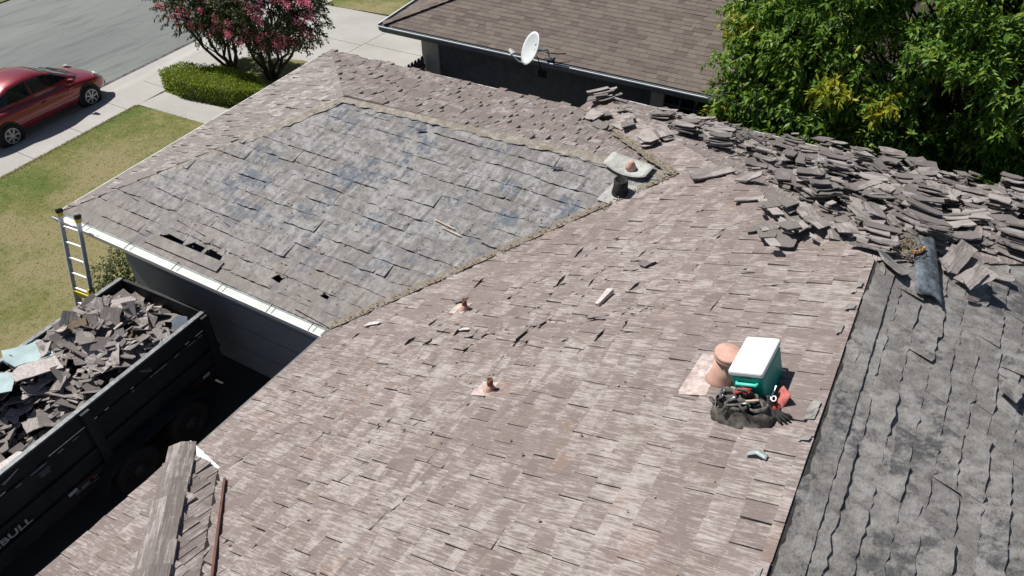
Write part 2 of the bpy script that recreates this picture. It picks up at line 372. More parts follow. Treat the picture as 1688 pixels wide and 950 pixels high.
def emit(pieces, nkeep, name, rest_name, parent, mat, seen=None):
    """pieces: (V, F) in world; the nkeep that show largest become objects, the rest one stuff part"""
    sc = []
    for V, F in pieces:
        c = sum((Vector(v) for v in V), Vector())/len(V); d = c-CAM; z = d.dot(fw)
        px, py = 844+1245*d.dot(rt)/max(z, .1), 475-1245*d.dot(up)/max(z, .1)
        ins = z > 0 and -30 < px < 1718 and -30 < py < 980
        ext = max((Vector(v)-c).length for v in V)
        sc.append((0 if not ins else ext*ext/(z*z), V, F))
    sc.sort(key=lambda q: -q[0])
    for s_, V, F in sc[:nkeep]:
        if s_ > 0: obj(name, V, F, mat, parent)
    rest = MB()
    for s_, V, F in sc[:nkeep]:
        if s_ <= 0: rest.add(V, F)
    for s_, V, F in sc[nkeep:]: rest.add(V, F)
    if rest.V: tag(rest.build(rest_name, mat, parent), kind='stuff')
def shake_field(pl, hull, notches, e, wr, t_, mat, parent, nkeep, name='shake', gaps=(.3, .011), rough=1.0, lift=.012, ov=1.28):
    us = [p[0] for p in hull]; vs = [p[1] for p in hull]; out = []
    v0 = min(vs)-.01
    while v0 < max(vs):
        u = min(us)-rnd.random()*.3
        while u < max(us):
            w = rnd.uniform(*wr); g = gaps[1]*rnd.uniform(.7, 1.4) if rnd.random() < gaps[0] else .0025
            b0 = v0+rnd.uniform(-.010, .010)*rough; b1 = b0+rnd.uniform(-.006, .006)*rough
            L = e*ov; ua, ub = u+g/2, u+w-g/2; um = ua+(ub-ua)*rnd.uniform(.3, .7)
            rect = [(ua, b0), (um, (b0+b1)/2+rnd.uniform(-.005, .005)*rough), (ub, b1), (ub, v0+L), (ua, v0+L)]
            th = t_*rnd.uniform(.75, 1.2)+(lift*rnd.random()**3); tl = rnd.uniform(-.006, .006)*rough; warp = rnd.uniform(-.004, .005)*rough
            V = []; F = []
            for p in cut(rect, hull, notches):
                k = len(V); n = len(p)
                for a, b in p:
                    f = min(1, max(0, (b-v0)/L)); V.append(pl.w(a, b, th*(1-f)+tl*(a-um)/w*2*(1-f)+warp*(1-f)*(1 if abs(a-um) > w*.3 else 0)+.002))
                for a, b in p: V.append(pl.w(a, b, -.006))
                F.append(tuple(range(k, k+n))); F += [(k+i, k+n+i, k+n+(i+1) % n, k+(i+1) % n) for i in range(n)]
            if V: out.append((V, F))
            u += w
        v0 += e
    emit(out, nkeep, name, name+'_field', parent, mat)
def weld(V, F):
    d = {}; nv = []; ix = []
    for v in V:
        k = (round(v[0], 5), round(v[1], 5), round(v[2], 5))
        if k not in d: d[k] = len(nv); nv.append(v)
        ix.append(d[k])
    nf = []
    for f in F:
        g = [ix[i] for i in f]; g = [x for i, x in enumerate(g) if x != g[i-1]]
        if len(g) > 2: nf.append(tuple(g))
    return nv, nf
def felt_field(pl, hull, notches, e, wr, mat, parent, nkeep, name, lift=(.004, .03), jag=.03, taper=.75, seed=1):
    """courses of torn felt: thin sheets with a ragged lifted lower edge"""
    rr = random.Random(seed); us = [p[0] for p in hull]; vs = [p[1] for p in hull]; out = []; v0 = min(vs)-e*.25
    while v0 < max(vs):
        u = min(us)-rr.random()*.4
        while u < max(us):
            w = rr.uniform(*wr); n = max(3, int(w/.06)); L = e*1.35; lf = rr.uniform(*lift)*(1 if rr.random() < .75 else .25); b = rr.uniform(-jag, jag)*.45
            low = []; tap = rr.random() < taper
            for i in range(n+1):
                b += (rr.uniform(-jag, jag)*1.4 if rr.random() < .10 else 0); b *= .93
                low.append((u+w*i/n, v0+b+rr.uniform(-jag, jag)*.30, max(.001, (lf+rr.uniform(-.010, .012))*(.25 if i in (0, n) and tap else 1))))
            V = []; F = []
            for i in range(n):
                a, c = low[i], low[i+1]
                quad = [(a[0], a[1]), (c[0], c[1]), (c[0], v0+L), (a[0], v0+L)]
                for p in cut(quad, hull, notches):
                    k = len(V)
                    for x, y in p:
                        f = min(1, max(0, (y-v0)/(L))); s_ = (x-a[0])/(c[0]-a[0]); h = (a[2]*(1-s_)+c[2]*s_)*max(0, 1-f*1.5)**1.6
                        V.append(pl.w(x, y, h+.004+.003*(1-f)))
                    F.append(tuple(range(k, k+len(p))))
            if V: out.append(weld(V, F))
            u += w
        v0 += e
    emit(out, nkeep, name, name+'_field', parent, mat)

# ------------------------------------------------------------------ the setting: ground, street, pavements, lawns
def KX(y, d=0.0): return -8.62-.098*y+d          # kerb line: edge of the asphalt; d metres towards the house
def sheet(name, pts, z, mat, kind='structure', parent=None):
    o = MB().poly([(x, y, z) for x, y in pts]).build(name, mat, parent)
    if kind: tag(o, kind=kind)
    return o
def grid_sheet(name, x0, x1, y0, y1, z, mat, n=2): return sheet(name, [(x0, y0), (x1, y0), (x1, y1), (x0, y1)], z, mat)
grid_sheet('ground', -400, 400, -400, 400, -.16, 'dirt')
sheet('street', [(KX(-60)-9.5, -60), (KX(-60), -60), (KX(90), 90), (KX(90)-9.5, 90)], -.10, 'asphalt')
sheet('far_verge', [(KX(-60)-40, -60), (KX(-60)-9.5, -60), (KX(90)-9.5, 90), (KX(90)-40, 90)], -.06, 'lawn')
# kerb with gutter pan and rolled edge, one long profile
mb = MB(); prof = [(0, -.096), (.45, -.085), (.62, -.05), (.86, .0), (1.05, .008)]
ys = [-40+2.5*i for i in range(45)]
for i, y in enumerate(ys):
    for d, z in prof: mb.V.append((KX(y, d), y, z))
for i in range(len(ys)-1):
    for j in range(4): k = i*5+j; mb.F.append((k, k+1, k+6, k+5))
tag(mb.build('kerb', 'concrete'), kind='structure')
sheet('gutter_seam', [(KX(-40, -.10), -40), (KX(-40, .03), -40), (KX(70, .03), 70), (KX(70, -.10), 70)], -.092, 'seam')
mb = MB()   # pavement slabs with open joints
for i in range(70):
    y0 = -34+1.55*i; y1 = y0+1.535
    mb.slab([(KX(y0, 1.055), y0, -.08), (KX(y0, 2.12), y0, -.08), (KX(y1, 2.12), y1, -.08), (KX(y1, 1.055), y1, -.08)], .088)
tag(mb.build('pavement', 'concrete'), kind='structure')
sheet('joint_bed', [(KX(-34, 1.05), -34), (KX(-34, 2.12), -34), (KX(74, 2.12), 74), (KX(74, 1.05), 74)], -.012, 'joint')
lawn_pts = [(KX(-30, 2.13), -30), (1.0, -30), (1.0, .9), (-.2, 6.9), (-4.6, 6.98), (KX(6.62, 2.13), 6.62)]
sheet('lawn', lawn_pts, .010, 'lawn')
mb = MB()   # garden path slabs from the pavement to the house
for a, b in ((0, .48), (.485, 1)):
    xa0, xb0 = KX(6.65, 2.13), -.3; P_ = lambda f, s: (xa0+(xb0-xa0)*f, (6.66 if s == 0 else 7.62)+f*.32, -.05)
    mb.slab([P_(a, 0), P_(b, 0), P_(b, 1), P_(a, 1)], .066)
tag(mb.build('garden_path', 'concrete'), kind='structure')
sheet('garden_bed', [(KX(7.6, 2.13), 7.6), (.2, 7.95), (.2, 10.6), (-3.6, 11.4), (-5.2, 11.5), (-6.9, 10.9), (KX(9.4, 2.13), 9.4)], .006, 'lawn')
# neighbour's wide driveway in slabs
mb = MB()
for (xa, xb, ya, yb) in ((-8.1, -4.35, 9.2, 13.45), (-4.33, .25, 10.4, 13.62), (-8.3, -4.35, 13.47, 16.1), (-4.33, .4, 13.64, 16.6), (.27, 6, 9.0, 13.6)):
    f = lambda x, y: (max(x, KX(y, 2.135)), y+.04*(x+4), -.06)
    mb.slab([f(xa, ya), f(xb, ya), f(xb, yb), f(xa, yb)], .062)
tag(mb.build('neighbour_driveway', 'concrete'), kind='structure')
sheet('driveway_joint', [(KX(9, 2.13), 9), (.4, 9), (.4, 16.7), (KX(16, 2.13), 16)], -.01, 'joint')
sheet('neighbour_lawn', [(KX(15.9, 2.13), 15.85), (.2, 16.75), (.2, 40), (KX(40, 2.13), 40)], .016, 'lawn')
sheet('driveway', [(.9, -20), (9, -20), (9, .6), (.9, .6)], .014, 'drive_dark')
sheet('back_yard', [(6, 8.2), (40, 8.2), (40, 60), (6, 60)], -.02, 'yard_shade')  # ground colour darkened to stand for the deep shade behind the trees

def pip(x, y, poly):
    c = False
    for i in range(len(poly)):
        (x1, y1), (x2, y2) = poly[i], poly[i-1]
        if (y1 > y) != (y2 > y) and x < (x2-x1)*(y-y1)/(y2-y1)+x1: c = not c
    return c
mb = MB(); rg = random.Random(3)
def blades(poly, n, x0, x1, y0, y1, z):
    for _ in range(n):
        x, y = rg.uniform(x0, x1), rg.uniform(y0, y1)
        if not pip(x, y, poly): continue
        a = rg.uniform(0, 6.28); h = rg.uniform(.010, .022); w = rg.uniform(.010, .020); lx, ly = rg.uniform(-.06, .06), rg.uniform(-.06, .06)
        mb.add([(x-w*math.cos(a), y-w*math.sin(a), z), (x+w*math.cos(a), y+w*math.sin(a), z), (x+lx, y+ly, z+h)], [(0, 1, 2)])
blades(lawn_pts, 34000, -8, .6, -5, 7, .008)
# longer fringe hanging over the pavement edge
for _ in range(5000):
    y = rg.uniform(-2, 6.6); x = KX(y, 2.13)+abs(rg.gauss(0, .05))-.03; a = rg.uniform(0, 6.28); h = rg.uniform(.02, .05)
    mb.add([(x-.012*math.cos(a), y-.012*math.sin(a), .005), (x+.012*math.cos(a), y+.012*math.sin(a), .005), (x+rg.uniform(-.06, .04), y+rg.uniform(-.04, .04), h)], [(0, 1, 2)])
tag(mb.build('grass', 'blade'), 'short patchy green and straw coloured grass of the front lawn', 'grass', kind='stuff')

# ------------------------------------------------------------------ the house with the stripped roof
E0 = 2.6; PM = .40; SL = math.sqrt(1+PM*PM)
P1, P2, P3, P4, P9 = (Vector(p) for p in ((.30, 0, E0), (-.35, 7.8, E0), (6.3, 0, E0), (6.35, 8.0, E0), (6.35, 8.83, E0)))
P6 = Vector((9.68, 4.197, 3.952)); P5 = Vector((3.525, 3.913, 3.86)); P7 = Vector((12.646, 1.688, 5.138))
house = thing('house', 'single storey house with half stripped brown shake roof and hipped wing', 'house', (8.5, 2, 0), world=True)
# walls
def wallbox(mb, a, b, z0, z1, th=.15):
    mb.bar((a[0], a[1], (z0+z1)/2), (b[0], b[1], (z0+z1)/2), th, z1-z0)
mb = MB()
for a, b in (((.85, .55), (6.85, .55)), ((.85, .6), (.35, 7.3)), ((.35, 7.3), (6.8, 7.45)), ((6.85, .45), (6.85, -3.2)), ((6.85, -3.2), (6.85, -9)), ((6.9, 7.5), (6.9, 8.3)), ((6.9, 8.3), (18.6, 8.3)), ((18.6, 8.3), (18.6, -9)), ((18.6, -9), (6.85, -9))):
    wallbox(mb, a, b, 0, 2.5)
mb.build('wall', 'stucco', house)
# garage door in the wing wall facing the driveway
gd = MB()
for i in range(4): gd.b2((1.5, .435, .05+.53*i), (6.2, .47, .05+.53*i+.515))
gd.build('garage_door', 'stucco', house)
mb = MB()   # soffits close the eaves from below
for pts in ([(.33, .03), (6.9, .03), (6.9, .62), (.9, .62)], [(.33, .03), (.9, .62), (.4, 7.3), (-.3, 7.77)], [(-.3, 7.77), (.4, 7.3), (6.9, 7.4), (6.9, 7.97)], [(6.33, .03), (6.33, -9), (6.9, -9), (6.9, .03)], [(6.4, 8.2), (18.6, 8.2), (18.6, 8.8), (6.4, 8.8)]):
    mb.poly([(x, y, E0-.19) for x, y in pts][::-1])
mb.build('soffit', 'soffit', house)
def fascia(mb, a, b, z1=E0-.015, h=.17, th=.03): mb.bar((a[0], a[1], z1-h/2), (b[0], b[1], z1-h/2), th, h)
mb = MB()
fascia(mb, (.30, .02), (6.28, .02)); fascia(mb, (.30, .02), (-.33, 7.78)); fascia(mb, (-.33, 7.78), (6.37, 7.98)); fascia(mb, (6.36, 7.98), (6.37, 8.81)); fascia(mb, (6.37, 8.81), (19, 8.81)); fascia(mb, (6.33, .0), (6.33, -2.6))
mb.build('fascia', 'fascia', house)

# planes
sl_front = Plane((6.3, 0, E0), (0, -1, 0), (1, 0, PM))
KW = (P6.z-E0)/P6.y
sl_left = Plane((0, 0, E0), (1, 0, 0), (0, 1, KW))
u_st = (P1-P2).normalized(); mid = P5-P2; v_st = (mid-u_st*mid.dot(u_st)); sl_street = Plane(P2, u_st, v_st)
u_f = (P2-P4).normalized(); q = ((P5+P6)/2-P4); sl_far = Plane(P4, u_f, q-u_f*q.dot(u_f))
KH = (P7.z-E0)/(8.83-P7.y)
sl_hip = Plane((0, 8.83, E0), (-1, 0, 0), (0, -1, KH))
sl_back = Plane(P7, (0, 1, 0), (-1, 0, PM))
def uvs(pl, pts): return [pl.uv(p) for p in pts]

NEAR = 7.5
front_hull = uvs(sl_front, [P9, (6.3, -NEAR, E0), (P7.x, -NEAR, P7.z), P7])
wing_notch = [(p[0], p[1]) for p in uvs(sl_front, [Vector((6.2, 0.02, E0)), P6, Vector((6.2, 8.0, E0))])]
if area(wing_notch) < 0: wing_notch.reverse()
XV = 6.975                                       # foot of the bump-out's valley
bump_notch = [(2.62, -1), (9, -1), (9, (XV-6.3+6.38)*SL), (2.62, (XV-6.3)*SL)]
front = deck(sl_front, front_hull, [wing_notch, bump_notch], 'felt_dark', 'front_slope', house)
# splits and missing slivers of the front slope: (x, y, length along the course, width)
cracks = [(9.36, .05, .30, .035), (8.05, 1.23, .28, .035), (9.19, 1.99, .3, .03), (8.59, 1.06, .14, .02), (9.31, .94, .25, .03), (9.26, 1.30, .3, .04), (8.74, .88, .1, .02), (7.95, .26, .22, .025), (8.17, -.13, .14, .04),
          (8.45, .11, .2, .05), (8.86, .05, .16, .045), (7.86, -.13, .2, .06), (8.78, -.22, .12, .03), (9.5, .35, .18, .03), (10.29, .19, .26, .03), (10.49, .38, .2, .03), (10.3, 1.16, .24, .035), (10.09, 1.92, .22, .02), (10.33, 1.66, .12, .05), (9.7, 1.25, .2, .02), (11.3, .75, .12, .012), (10.9, 2.3, .14, .02), (7.2, .4, .12, .03), (6.9, -.1, .16, .03)]
crack_n = []
rc = random.Random(5)
for x, y, L, w in cracks:
    a = rc.uniform(-.22, .05); u, v = -y, (x-6.3)*SL; c_, s_ = math.cos(a), math.sin(a)
    w *= 1.5; pts = [(-L/2, 0), (-L*.1, -w*.5), (L/2, -w*.15), (L*.45, w*.2), (-L*.05, w*.55)]
    crack_n.append([(u+px*c_-py*s_, v+px*s_+py*c_) for px, py in pts])
front_sh = uvs(sl_front, [P9, (6.3, -NEAR, E0), (P7.x-.018, -NEAR, P7.z-.018*PM), (P7.x-.018, P7.y+.02, P7.z-.018*PM)])
shake_field(sl_front, front_sh, [wing_notch, bump_notch]+crack_n, .25, (.17, .36), .026, 'shake_x', front, 300, gaps=(.30, .012))

# ---- wing: street side and far side keep their old shakes, the driveway side is stripped to felt
st_hull = uvs(sl_street, [P2, P1, P5])
street_s = deck(sl_street, st_hull, [], 'felt_dark', 'wing_street_slope', house)
shake_field(sl_street, st_hull, [], .25, (.14, .30), .026, 'shake_street', street_s, 120, gaps=(.3, .012), lift=.02)
far_hull = uvs(sl_far, [P4, P2, P5, P6])
far_s = deck(sl_far, far_hull, [], 'felt_dark', 'wing_far_slope', house)
shake_field(sl_far, far_hull, [], .25, (.13, .30), .028, 'shake_y', far_s, 200, gaps=(.4, .016), lift=.05, rough=1.6)
left_hull = uvs(sl_left, [P1, P3, P6, P5])
KS = math.sqrt(1+KW*KW)
def lpts(*p): return [(x, y*KS) for x, y in p]
holes = [lpts((2.42, .27), (2.72, .25), (3.0, .30), (2.98, .36), (2.62, .38)), lpts((3.02, .28), (3.40, .25), (3.42, .40), (3.15, .41)), lpts((3.46, .27), (3.86, .27), (3.82, .38), (3.52, .42)),
         lpts((4.86, .36), (5.02, .34), (5.06, .42), (4.92, .46)), lpts((5.78, .40), (5.92, .39), (5.95, .44), (5.84, .46))]
left = deck(sl_left, left_hull, holes, 'felt_wing', 'wing_driveway_slope', house, h=-.02)
felt_field(sl_left, left_hull, holes, .285, (.3, .95), 'felt_wing', left, 300, 'felt_strip', lift=(.002, .028), jag=.024, seed=4)
# smooth bare board below the long hole
mb = MB(); mb.hexa([sl_left.w(a, b*KS, h) for h in (.028, .04) for a, b in ((2.30, .10), (3.95, .11), (3.95, .29), (2.42, .28))])
mb.build('bare_board', 'felt_wing', left)
# dark attic space below the holes
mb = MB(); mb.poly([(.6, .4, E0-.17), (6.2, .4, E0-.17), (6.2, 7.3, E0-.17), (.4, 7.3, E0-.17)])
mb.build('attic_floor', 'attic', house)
# ragged felt left folded over hips and ridge of the wing
def strip(name, a, b, w, mat, parent, n=40, h=.035, seed=1, side=(0, 0, 1), droop=.33):
    rr = random.Random(seed); a, b = Vector(a), Vector(b); d = (b-a).normalized(); s = d.cross(Vector((0, 0, 1))).normalized()
    V = []; F = []
    for i in range(n+1):
        c = a+(b-a)*i/n; j = lambda: rr.uniform(.75, 1.2)
        wl, wr_ = w*j(), w*j(); zl, zr = h+rr.uniform(-.012, .012), h+rr.uniform(-.012, .012)
        V += [c-s*wl+Vector((0, 0, zl-droop*wl)), c+Vector((0, 0, h+.012)), c+s*wr_+Vector((0, 0, zr-droop*wr_))]
    for i in range(n): k = i*3; F += [(k, k+3, k+4, k+1), (k+1, k+4, k+5, k+2)]
    return obj(name, V, F, mat, parent)
strip('hip_felt', P1+Vector((.25, .25, .03)), P5, .14, 'valley_dirt', house, 50, .035, 2, droop=.22)
strip('hip_felt', P2+Vector((.3, -.3, .06)), P5, .13, 'shake_street', house, 44, .045, 3, droop=.25)
strip('ridge_felt', P5, P6, .13, 'valley_dirt', house, 60, .028, 4, droop=.30)
# valleys
def valley(a, b, wl, wr_, seed, name='valley_lining'):
    rr = random.Random(seed); a, b = Vector(a), Vector(b); d = b-a; s = Vector((d.y, -d.x, 0)).normalized(); V = []; F = []; n = 60
    for i in range(n+1):
        c = a+d*i/n
        V += [c-s*wl*rr.uniform(.75, 1.2)+Vector((0, 0, .02+wl*.22)), c+Vector((0, 0, .026)), c+s*wr_*rr.uniform(.8, 1.15)+Vector((0, 0, .03+wr_*.28))]
    for i in range(n): k = i*3; F += [(k, k+1, k+4, k+3), (k+1, k+2, k+5, k+4)]
    return obj(name, V, F, 'valley_dirt', house)
valley(P3+Vector((0, 0, .01)), P6+Vector((0, 0, .01)), .10, .03, 6)
valley(P6+Vector((0, 0, .01)), P4+Vector((0, 0, .02)), .12, .08, 7)
mb = MB(); rr = random.Random(9)
for a, b, n, w in ((P3, P6, 420, .05), (P4, P6, 800, .11)):
    d = b-a; s = Vector((d.y, -d.x, 0)).normalized()
    for _ in range(n):
        c = a+d*rr.random()+s*rr.gauss(0, w*.7)*(1 if a is P4 else 1)+Vector((0, 0, .055+abs(rr.gauss(0, .012)))); r_ = rr.uniform(.008, .03); al = rr.uniform(0, 6.3)
        p = [c+Vector((math.cos(al+k*2.1)*r_, math.sin(al+k*2.1)*r_*.6, rr.uniform(-.006, .01))) for k in range(3)]; mb.add(p, [(0, 1, 2)])
for _ in range(500):   # crumbs on the roof planes
    pl = rr.choice((sl_left, sl_left, sl_front)); a, b = (rr.uniform(2, 9), rr.uniform(.3, 4)) if pl is sl_left else (rr.uniform(-4, 4), rr.uniform(.3, 6.4))
    if pl is sl_left and not inside([(a-.04, b-.04), (a+.04, b-.04), (a+.04, b+.04), (a-.04, b+.04)], left_hull): continue
    if pl is sl_front and a < 0 and minus([(a-.04, b-.04), (a+.04, b-.04), (a+.04, b+.04), (a-.04, b+.04)], wing_notch) == []: continue
    r_ = rr.uniform(.008, .024); al = rr.uniform(0, 6.3); mb.add([pl.w(a+math.cos(al+k*2.1)*r_, b+math.sin(al+k*2.1)*r_, .03+rr.uniform(0, .012)) for k in range(3)], [(0, 1, 2)])
tag(mb.build('leaf_litter', 'litter'), 'dry leaf crumbs and splinters caught in the roof valleys', 'litter', kind='stuff')

# ---- hip end towards the neighbour and the back slope
hip_hull = uvs(sl_hip, [P9, P7, (12.66+6.3, 8.83, E0)]); hip_hull = hip_hull if area(hip_hull) > 0 else hip_hull[::-1]
hip = deck(sl_hip, hip_hull, [], 'felt_dark', 'hip_end_slope', house)
shake_field(sl_hip, hip_hull, [], .25, (.16, .36), .024, 'shake_y', hip, 120, gaps=(.3, .012))
back_hull = uvs(sl_back, [P7, (P7.x, -NEAR, P7.z), (18.9, -NEAR, E0), (18.9, 8.83, E0)]); back_hull = back_hull if area(back_hull) > 0 else back_hull[::-1]
back = deck(sl_back, back_hull, [], 'felt_back', 'back_slope', house, -.02)
bh = [p for p in back_hull]; 
near_back = uvs(sl_back, [(P7.x+.03, P7.y, P7.z-.03*PM), (P7.x+.03, -4.6, P7.z-.03*PM), (15.6, -4.6, P7.z-PM*(15.6-P7.x)), (15.6, 5.0, P7.z-PM*(15.6-P7.x))]); near_back = near_back if area(near_back) > 0 else near_back[::-1]
felt_field(sl_back, near_back, [], .225, (.28, .95), 'felt_back', back, 200, 'felt_strip', lift=(.006, .034), jag=.030, seed=12, taper=.7)
# ridge: torn felt edge, a paler strip of old ridge bedding on the front side
MB().bar((P7.x, P7.y, P7.z-.022), (P7.x, -NEAR, P7.z-.022), .06, .03).build('ridge_board', 'felt_dark', house)
rr = random.Random(61); V = []; F = []; off_ = 0
for i in range(150):
    y = P7.y-.04-i*.055; off_ = off_*.8+rr.uniform(-.012, .012)+(rr.uniform(-.03, .03) if rr.random() < .07 else 0); x0, x1 = P7.x+.010+max(-.03, min(.035, off_)), P7.x+.20+rr.uniform(-.004, .004)
    V += [(x0, y, P7.z-PM*abs(x0-P7.x)+.026+rr.uniform(0, .012)), ((x0+x1)/2, y, P7.z-PM*((x0+x1)/2-P7.x)+.032), (x1, y, P7.z-PM*(x1-P7.x)+.034)]
for i in range(149): k = i*3; F += [(k, k+3, k+4, k+1), (k+1, k+4, k+5, k+2)]
obj('ridge_felt', V, F, 'felt_back', house)
mb = MB(); rr = random.Random(21)
for i in range(46):
    y = 1.5-.132*i+rr.uniform(-.03, .03); w = rr.uniform(.03, .09); L = rr.uniform(.04, .16); x = P7.x-.07-rr.uniform(0, .04)
    if rr.random() < .62: continue
    z = E0+PM*(x-6.3)+.04
    mb.add([(x-w*.8, y-L/2, z-PM*w*.8), (x+w*.2, y-L*.45, z+.01+PM*w*.2), (x+w*.3, y+L*.4, z+.012+PM*w*.3), (x-w*.5, y+L/2, z+.004-PM*w*.5)], [(0, 1, 2, 3)])
tag(mb.build('ridge_scrap', 'felt_back', house), kind='stuff')

# ---- raised bump-out at the near corner: hip cap, side slope, open valley with brown trim
BX, BY, BZ = 6.4, -2.65, 2.87
sl_bf = Plane((BX, 0, BZ), (0, -1, 0), (1, 0, PM)); sl_bs = Plane((0, BY, BZ), (-1, 0, 0), (0, -1, PM))
def bh_(t_): return Vector((BX+t_, BY-t_, BZ+PM*t_))           # the hip
def bv_(t_): return Vector((XV+t_, BY-t_, BZ+PM*t_))           # the valley
bf_h = uvs(sl_bf, [bh_(0), (BX, -NEAR, BZ), bh_(NEAR+BY)]); bf_h = bf_h if area(bf_h) > 0 else bf_h[::-1]
bf = deck(sl_bf, bf_h, [], 'felt_dark', 'bump_out_front_slope', house)
shake_field(sl_bf, bf_h, [], .25, (.17, .36), .022, 'shake_x', bf, 60, gaps=(.25, .010))
bs_h = uvs(sl_bs, [bh_(0), bh_(4.8), bv_(4.8), bv_(0)]); bs_h = bs_h if area(bs_h) > 0 else bs_h[::-1]
bs = deck(sl_bs, bs_h, [], 'felt_dark', 'bump_out_side_slope', house)
shake_field(sl_bs, bs_h, [], .25, (.07, .17), .034, 'shake_y', bs, 80, gaps=(.7, .012), lift=.02, rough=2)
rr = random.Random(31)
for i in range(20):                      # overlapping hip cap shakes
    t0 = -.07+.23*i; a, b = bh_(t0), bh_(t0+.31); d = (b-a).normalized(); sF = Vector((-1, -1, 0)).normalized(); sF = (sF-d*sF.dot(d)).normalized()
    w = .17*rr.uniform(.9, 1.1); hh = .085+rr.uniform(-.008, .012)
    for sgn, dn in ((1, .30), (-1, .30)):
        e0 = a+Vector((0, 0, hh)); e1 = b+Vector((0, 0, hh-.028)); s_ = sF*sgn*w
        q0 = e0+s_-Vector((0, 0, dn*w)); q1 = e1+s_-Vector((0, 0, dn*w)); th = Vector((0, 0, -.028))
        mb = MB(); P = [e0, q0, q1, e1] if sgn > 0 else [q0, e0, e1, q1]
        mb.hexa([p+th for p in P]+P); mb.build('hip_cap_shake', 'shake_cap', bf)
# rotten edge of the side slope, brown trim and gutter stub
mb = MB(); mb.bar(bv_(.12)+Vector((.15, .02, .10)), bv_(3.2)+Vector((.20, .05, .12)), .024, .06); mb.build('valley_trim', 'rust_metal', house)
mb = MB(); mb.bar(bv_(-.02)+Vector((.035, .0, -.03)), bv_(4)+Vector((.035, 0, -.03)), .05, .12); mb.build('valley_edge_board', 'attic', house)
mb = MB(); mb.hexa([Vector(p) for p in ((BX-.02, BY+.015, BZ-.13), (XV+.1, BY+.015, BZ-.13), (XV+.1, BY+.06, BZ-.13), (BX-.02, BY+.10, BZ-.13), (BX-.02, BY+.015, BZ+.015), (XV+.12, BY+.015, BZ+.03), (XV+.12, BY+.02, BZ+.03), (BX-.02, BY+.15, BZ+.015))]); mb.build('gutter', 'white_metal', house)
mb = MB(); mb.b2((BX+.02, -9, E0-.2), (BX+.05, BY-.02, BZ-.02)); mb.b2((BX+.05, BY-.05, E0-.2), (XV+.3, BY-.02, BZ-.02)); mb.build('bump_out_fascia', 'fascia', house)

# ---- gutters of the wing: trough with lip
def gutter(a, b, outward, name='gutter', w=.125, d=.12, mat='white_metal', z=E0-.02):
    a, b, o = Vector((a[0], a[1], z)), Vector((b[0], b[1], z)), Vector((outward[0], outward[1], 0)).normalized(); Z = Vector((0, 0, 1))
    prof = [(0, 0), (0, -d), (w*.75, -d), (w*.92, -d*.45), (w, -.004), (w, 0), (w-.018, 0), (w-.022, -.012), (w*.86, -d*.45), (w*.7, -d+.008), (.006, -d+.008), (.006, 0)]
    V = [p+o*x+Z*y for p in (a, b) for x, y in prof]; n = len(prof)
    return obj(name, V, [(i, (i+1) % n, n+(i+1) % n, n+i) for i in range(n)]+[tuple(range(5))[::-1], tuple(range(n, n+5))], mat, house)
g = gutter((.28, -.002), (6.27, -.002), (0, -1), z=E0+.0, w=.17, d=.13)
# dirty silt in the trough and a few hangers
mb = MB(); mb.hexa([Vector(p) for p in ((.4, -.135, E0-.11), (6.2, -.135, E0-.11), (6.2, -.01, E0-.11), (.4, -.01, E0-.11), (.4, -.14, E0-.055), (6.2, -.14, E0-.05), (6.2, -.008, E0-.045), (.4, -.008, E0-.05))]); mb.build('silt', 'gutter_dirt', g)
for x in (1.0, 2.1, 3.2, 4.2, 5.2, 6.0):
    MB().bar((x, .03, E0+.022), (x+.03, -.165, E0+.006), .012, .006).build('hanger', 'black_plastic', g)
gutter((.28, -.02), (-.36, 7.8), (-1, -.09), w=.10, d=.10)
gutter((-.35, 7.82), (6.33, 8.01), (-.02, 1), w=.09, d=.10)
gutter((6.35, 8.85), (18.9, 8.85), (0, 1), w=.10, d=.10)
mb = MB(); mb.b2((6.25, -2.6, E0-.05), (6.30, -.02, E0-.004)); mb.build('drip_edge', 'fascia', house)

# ---- pipes and vents that belong to the house
def on_front(x, y, h=0): return sl_front.w(-y, (x-6.3)*SL, h)
def on_left(x, y, h=0): return sl_left.w(x, y*KS, h)
for (x, y) in ((9.506, -.861), (8.223, .591)):
    b = on_front(x, y); vp = MB(); vp.lathe([(.085, -.02), (.075, .03), (.042, .07), (.036, .10)], b, 14); fl = vp.build('vent_pipe', 'terracotta', house, True)
    MB().lathe([(.034, .06), (.033, .185), (.026, .186), (.026, .12)], b, 12).build('pipe', 'rust', fl, True)
    f = sl_front; u0, v0 = -y, (x-6.3)*SL
    mb = MB(); mb.hexa([f.w(u0+a, v0+c, h) for h in (.022, .030) for a, c in ((-.11, -.20), (.12, -.18), (.11, .05), (-.12, .05))]); mb.build('flashing', 'flash_copper', fl)
vb = on_front(11.74, -.36); Z = Vector((0, 0, 1))
fl = MB().lathe([(.165, -.07), (.135, .05), (.118, .11), (.114, .29)], vb, 28).build('flue_vent', 'terracotta', house, True)
MB().lathe([(.114, .285), (.130, .290), (.131, .312), (.123, .318), (.131, .324), (.130, .348), (.118, .358), (.0, .363)], vb, 28).build('flue_cap', 'terracotta', fl, True)
f = sl_front; u0, v0 = .36, (11.74-6.3)*SL
mb = MB(); mb.hexa([f.w(u0+a, v0+c, h) for h in (.024, .032) for a, c in ((-.33, -.30), (.29, -.34), (.27, -.06), (-.31, -.08))]); mb.build('flue_flashing', 'flash_copper', fl)
pb = on_left(9.06, 3.62); ax = Vector((.02, -.10, 1)).normalized()
bp = MB().lathe([(.155, -.06), (.125, .05), (.11, .12), (.105, .26), (.088, .262), (.085, .10)], pb, 20, ax).build('tarred_pipe', 'pipe_dark', house, True)
f = sl_left
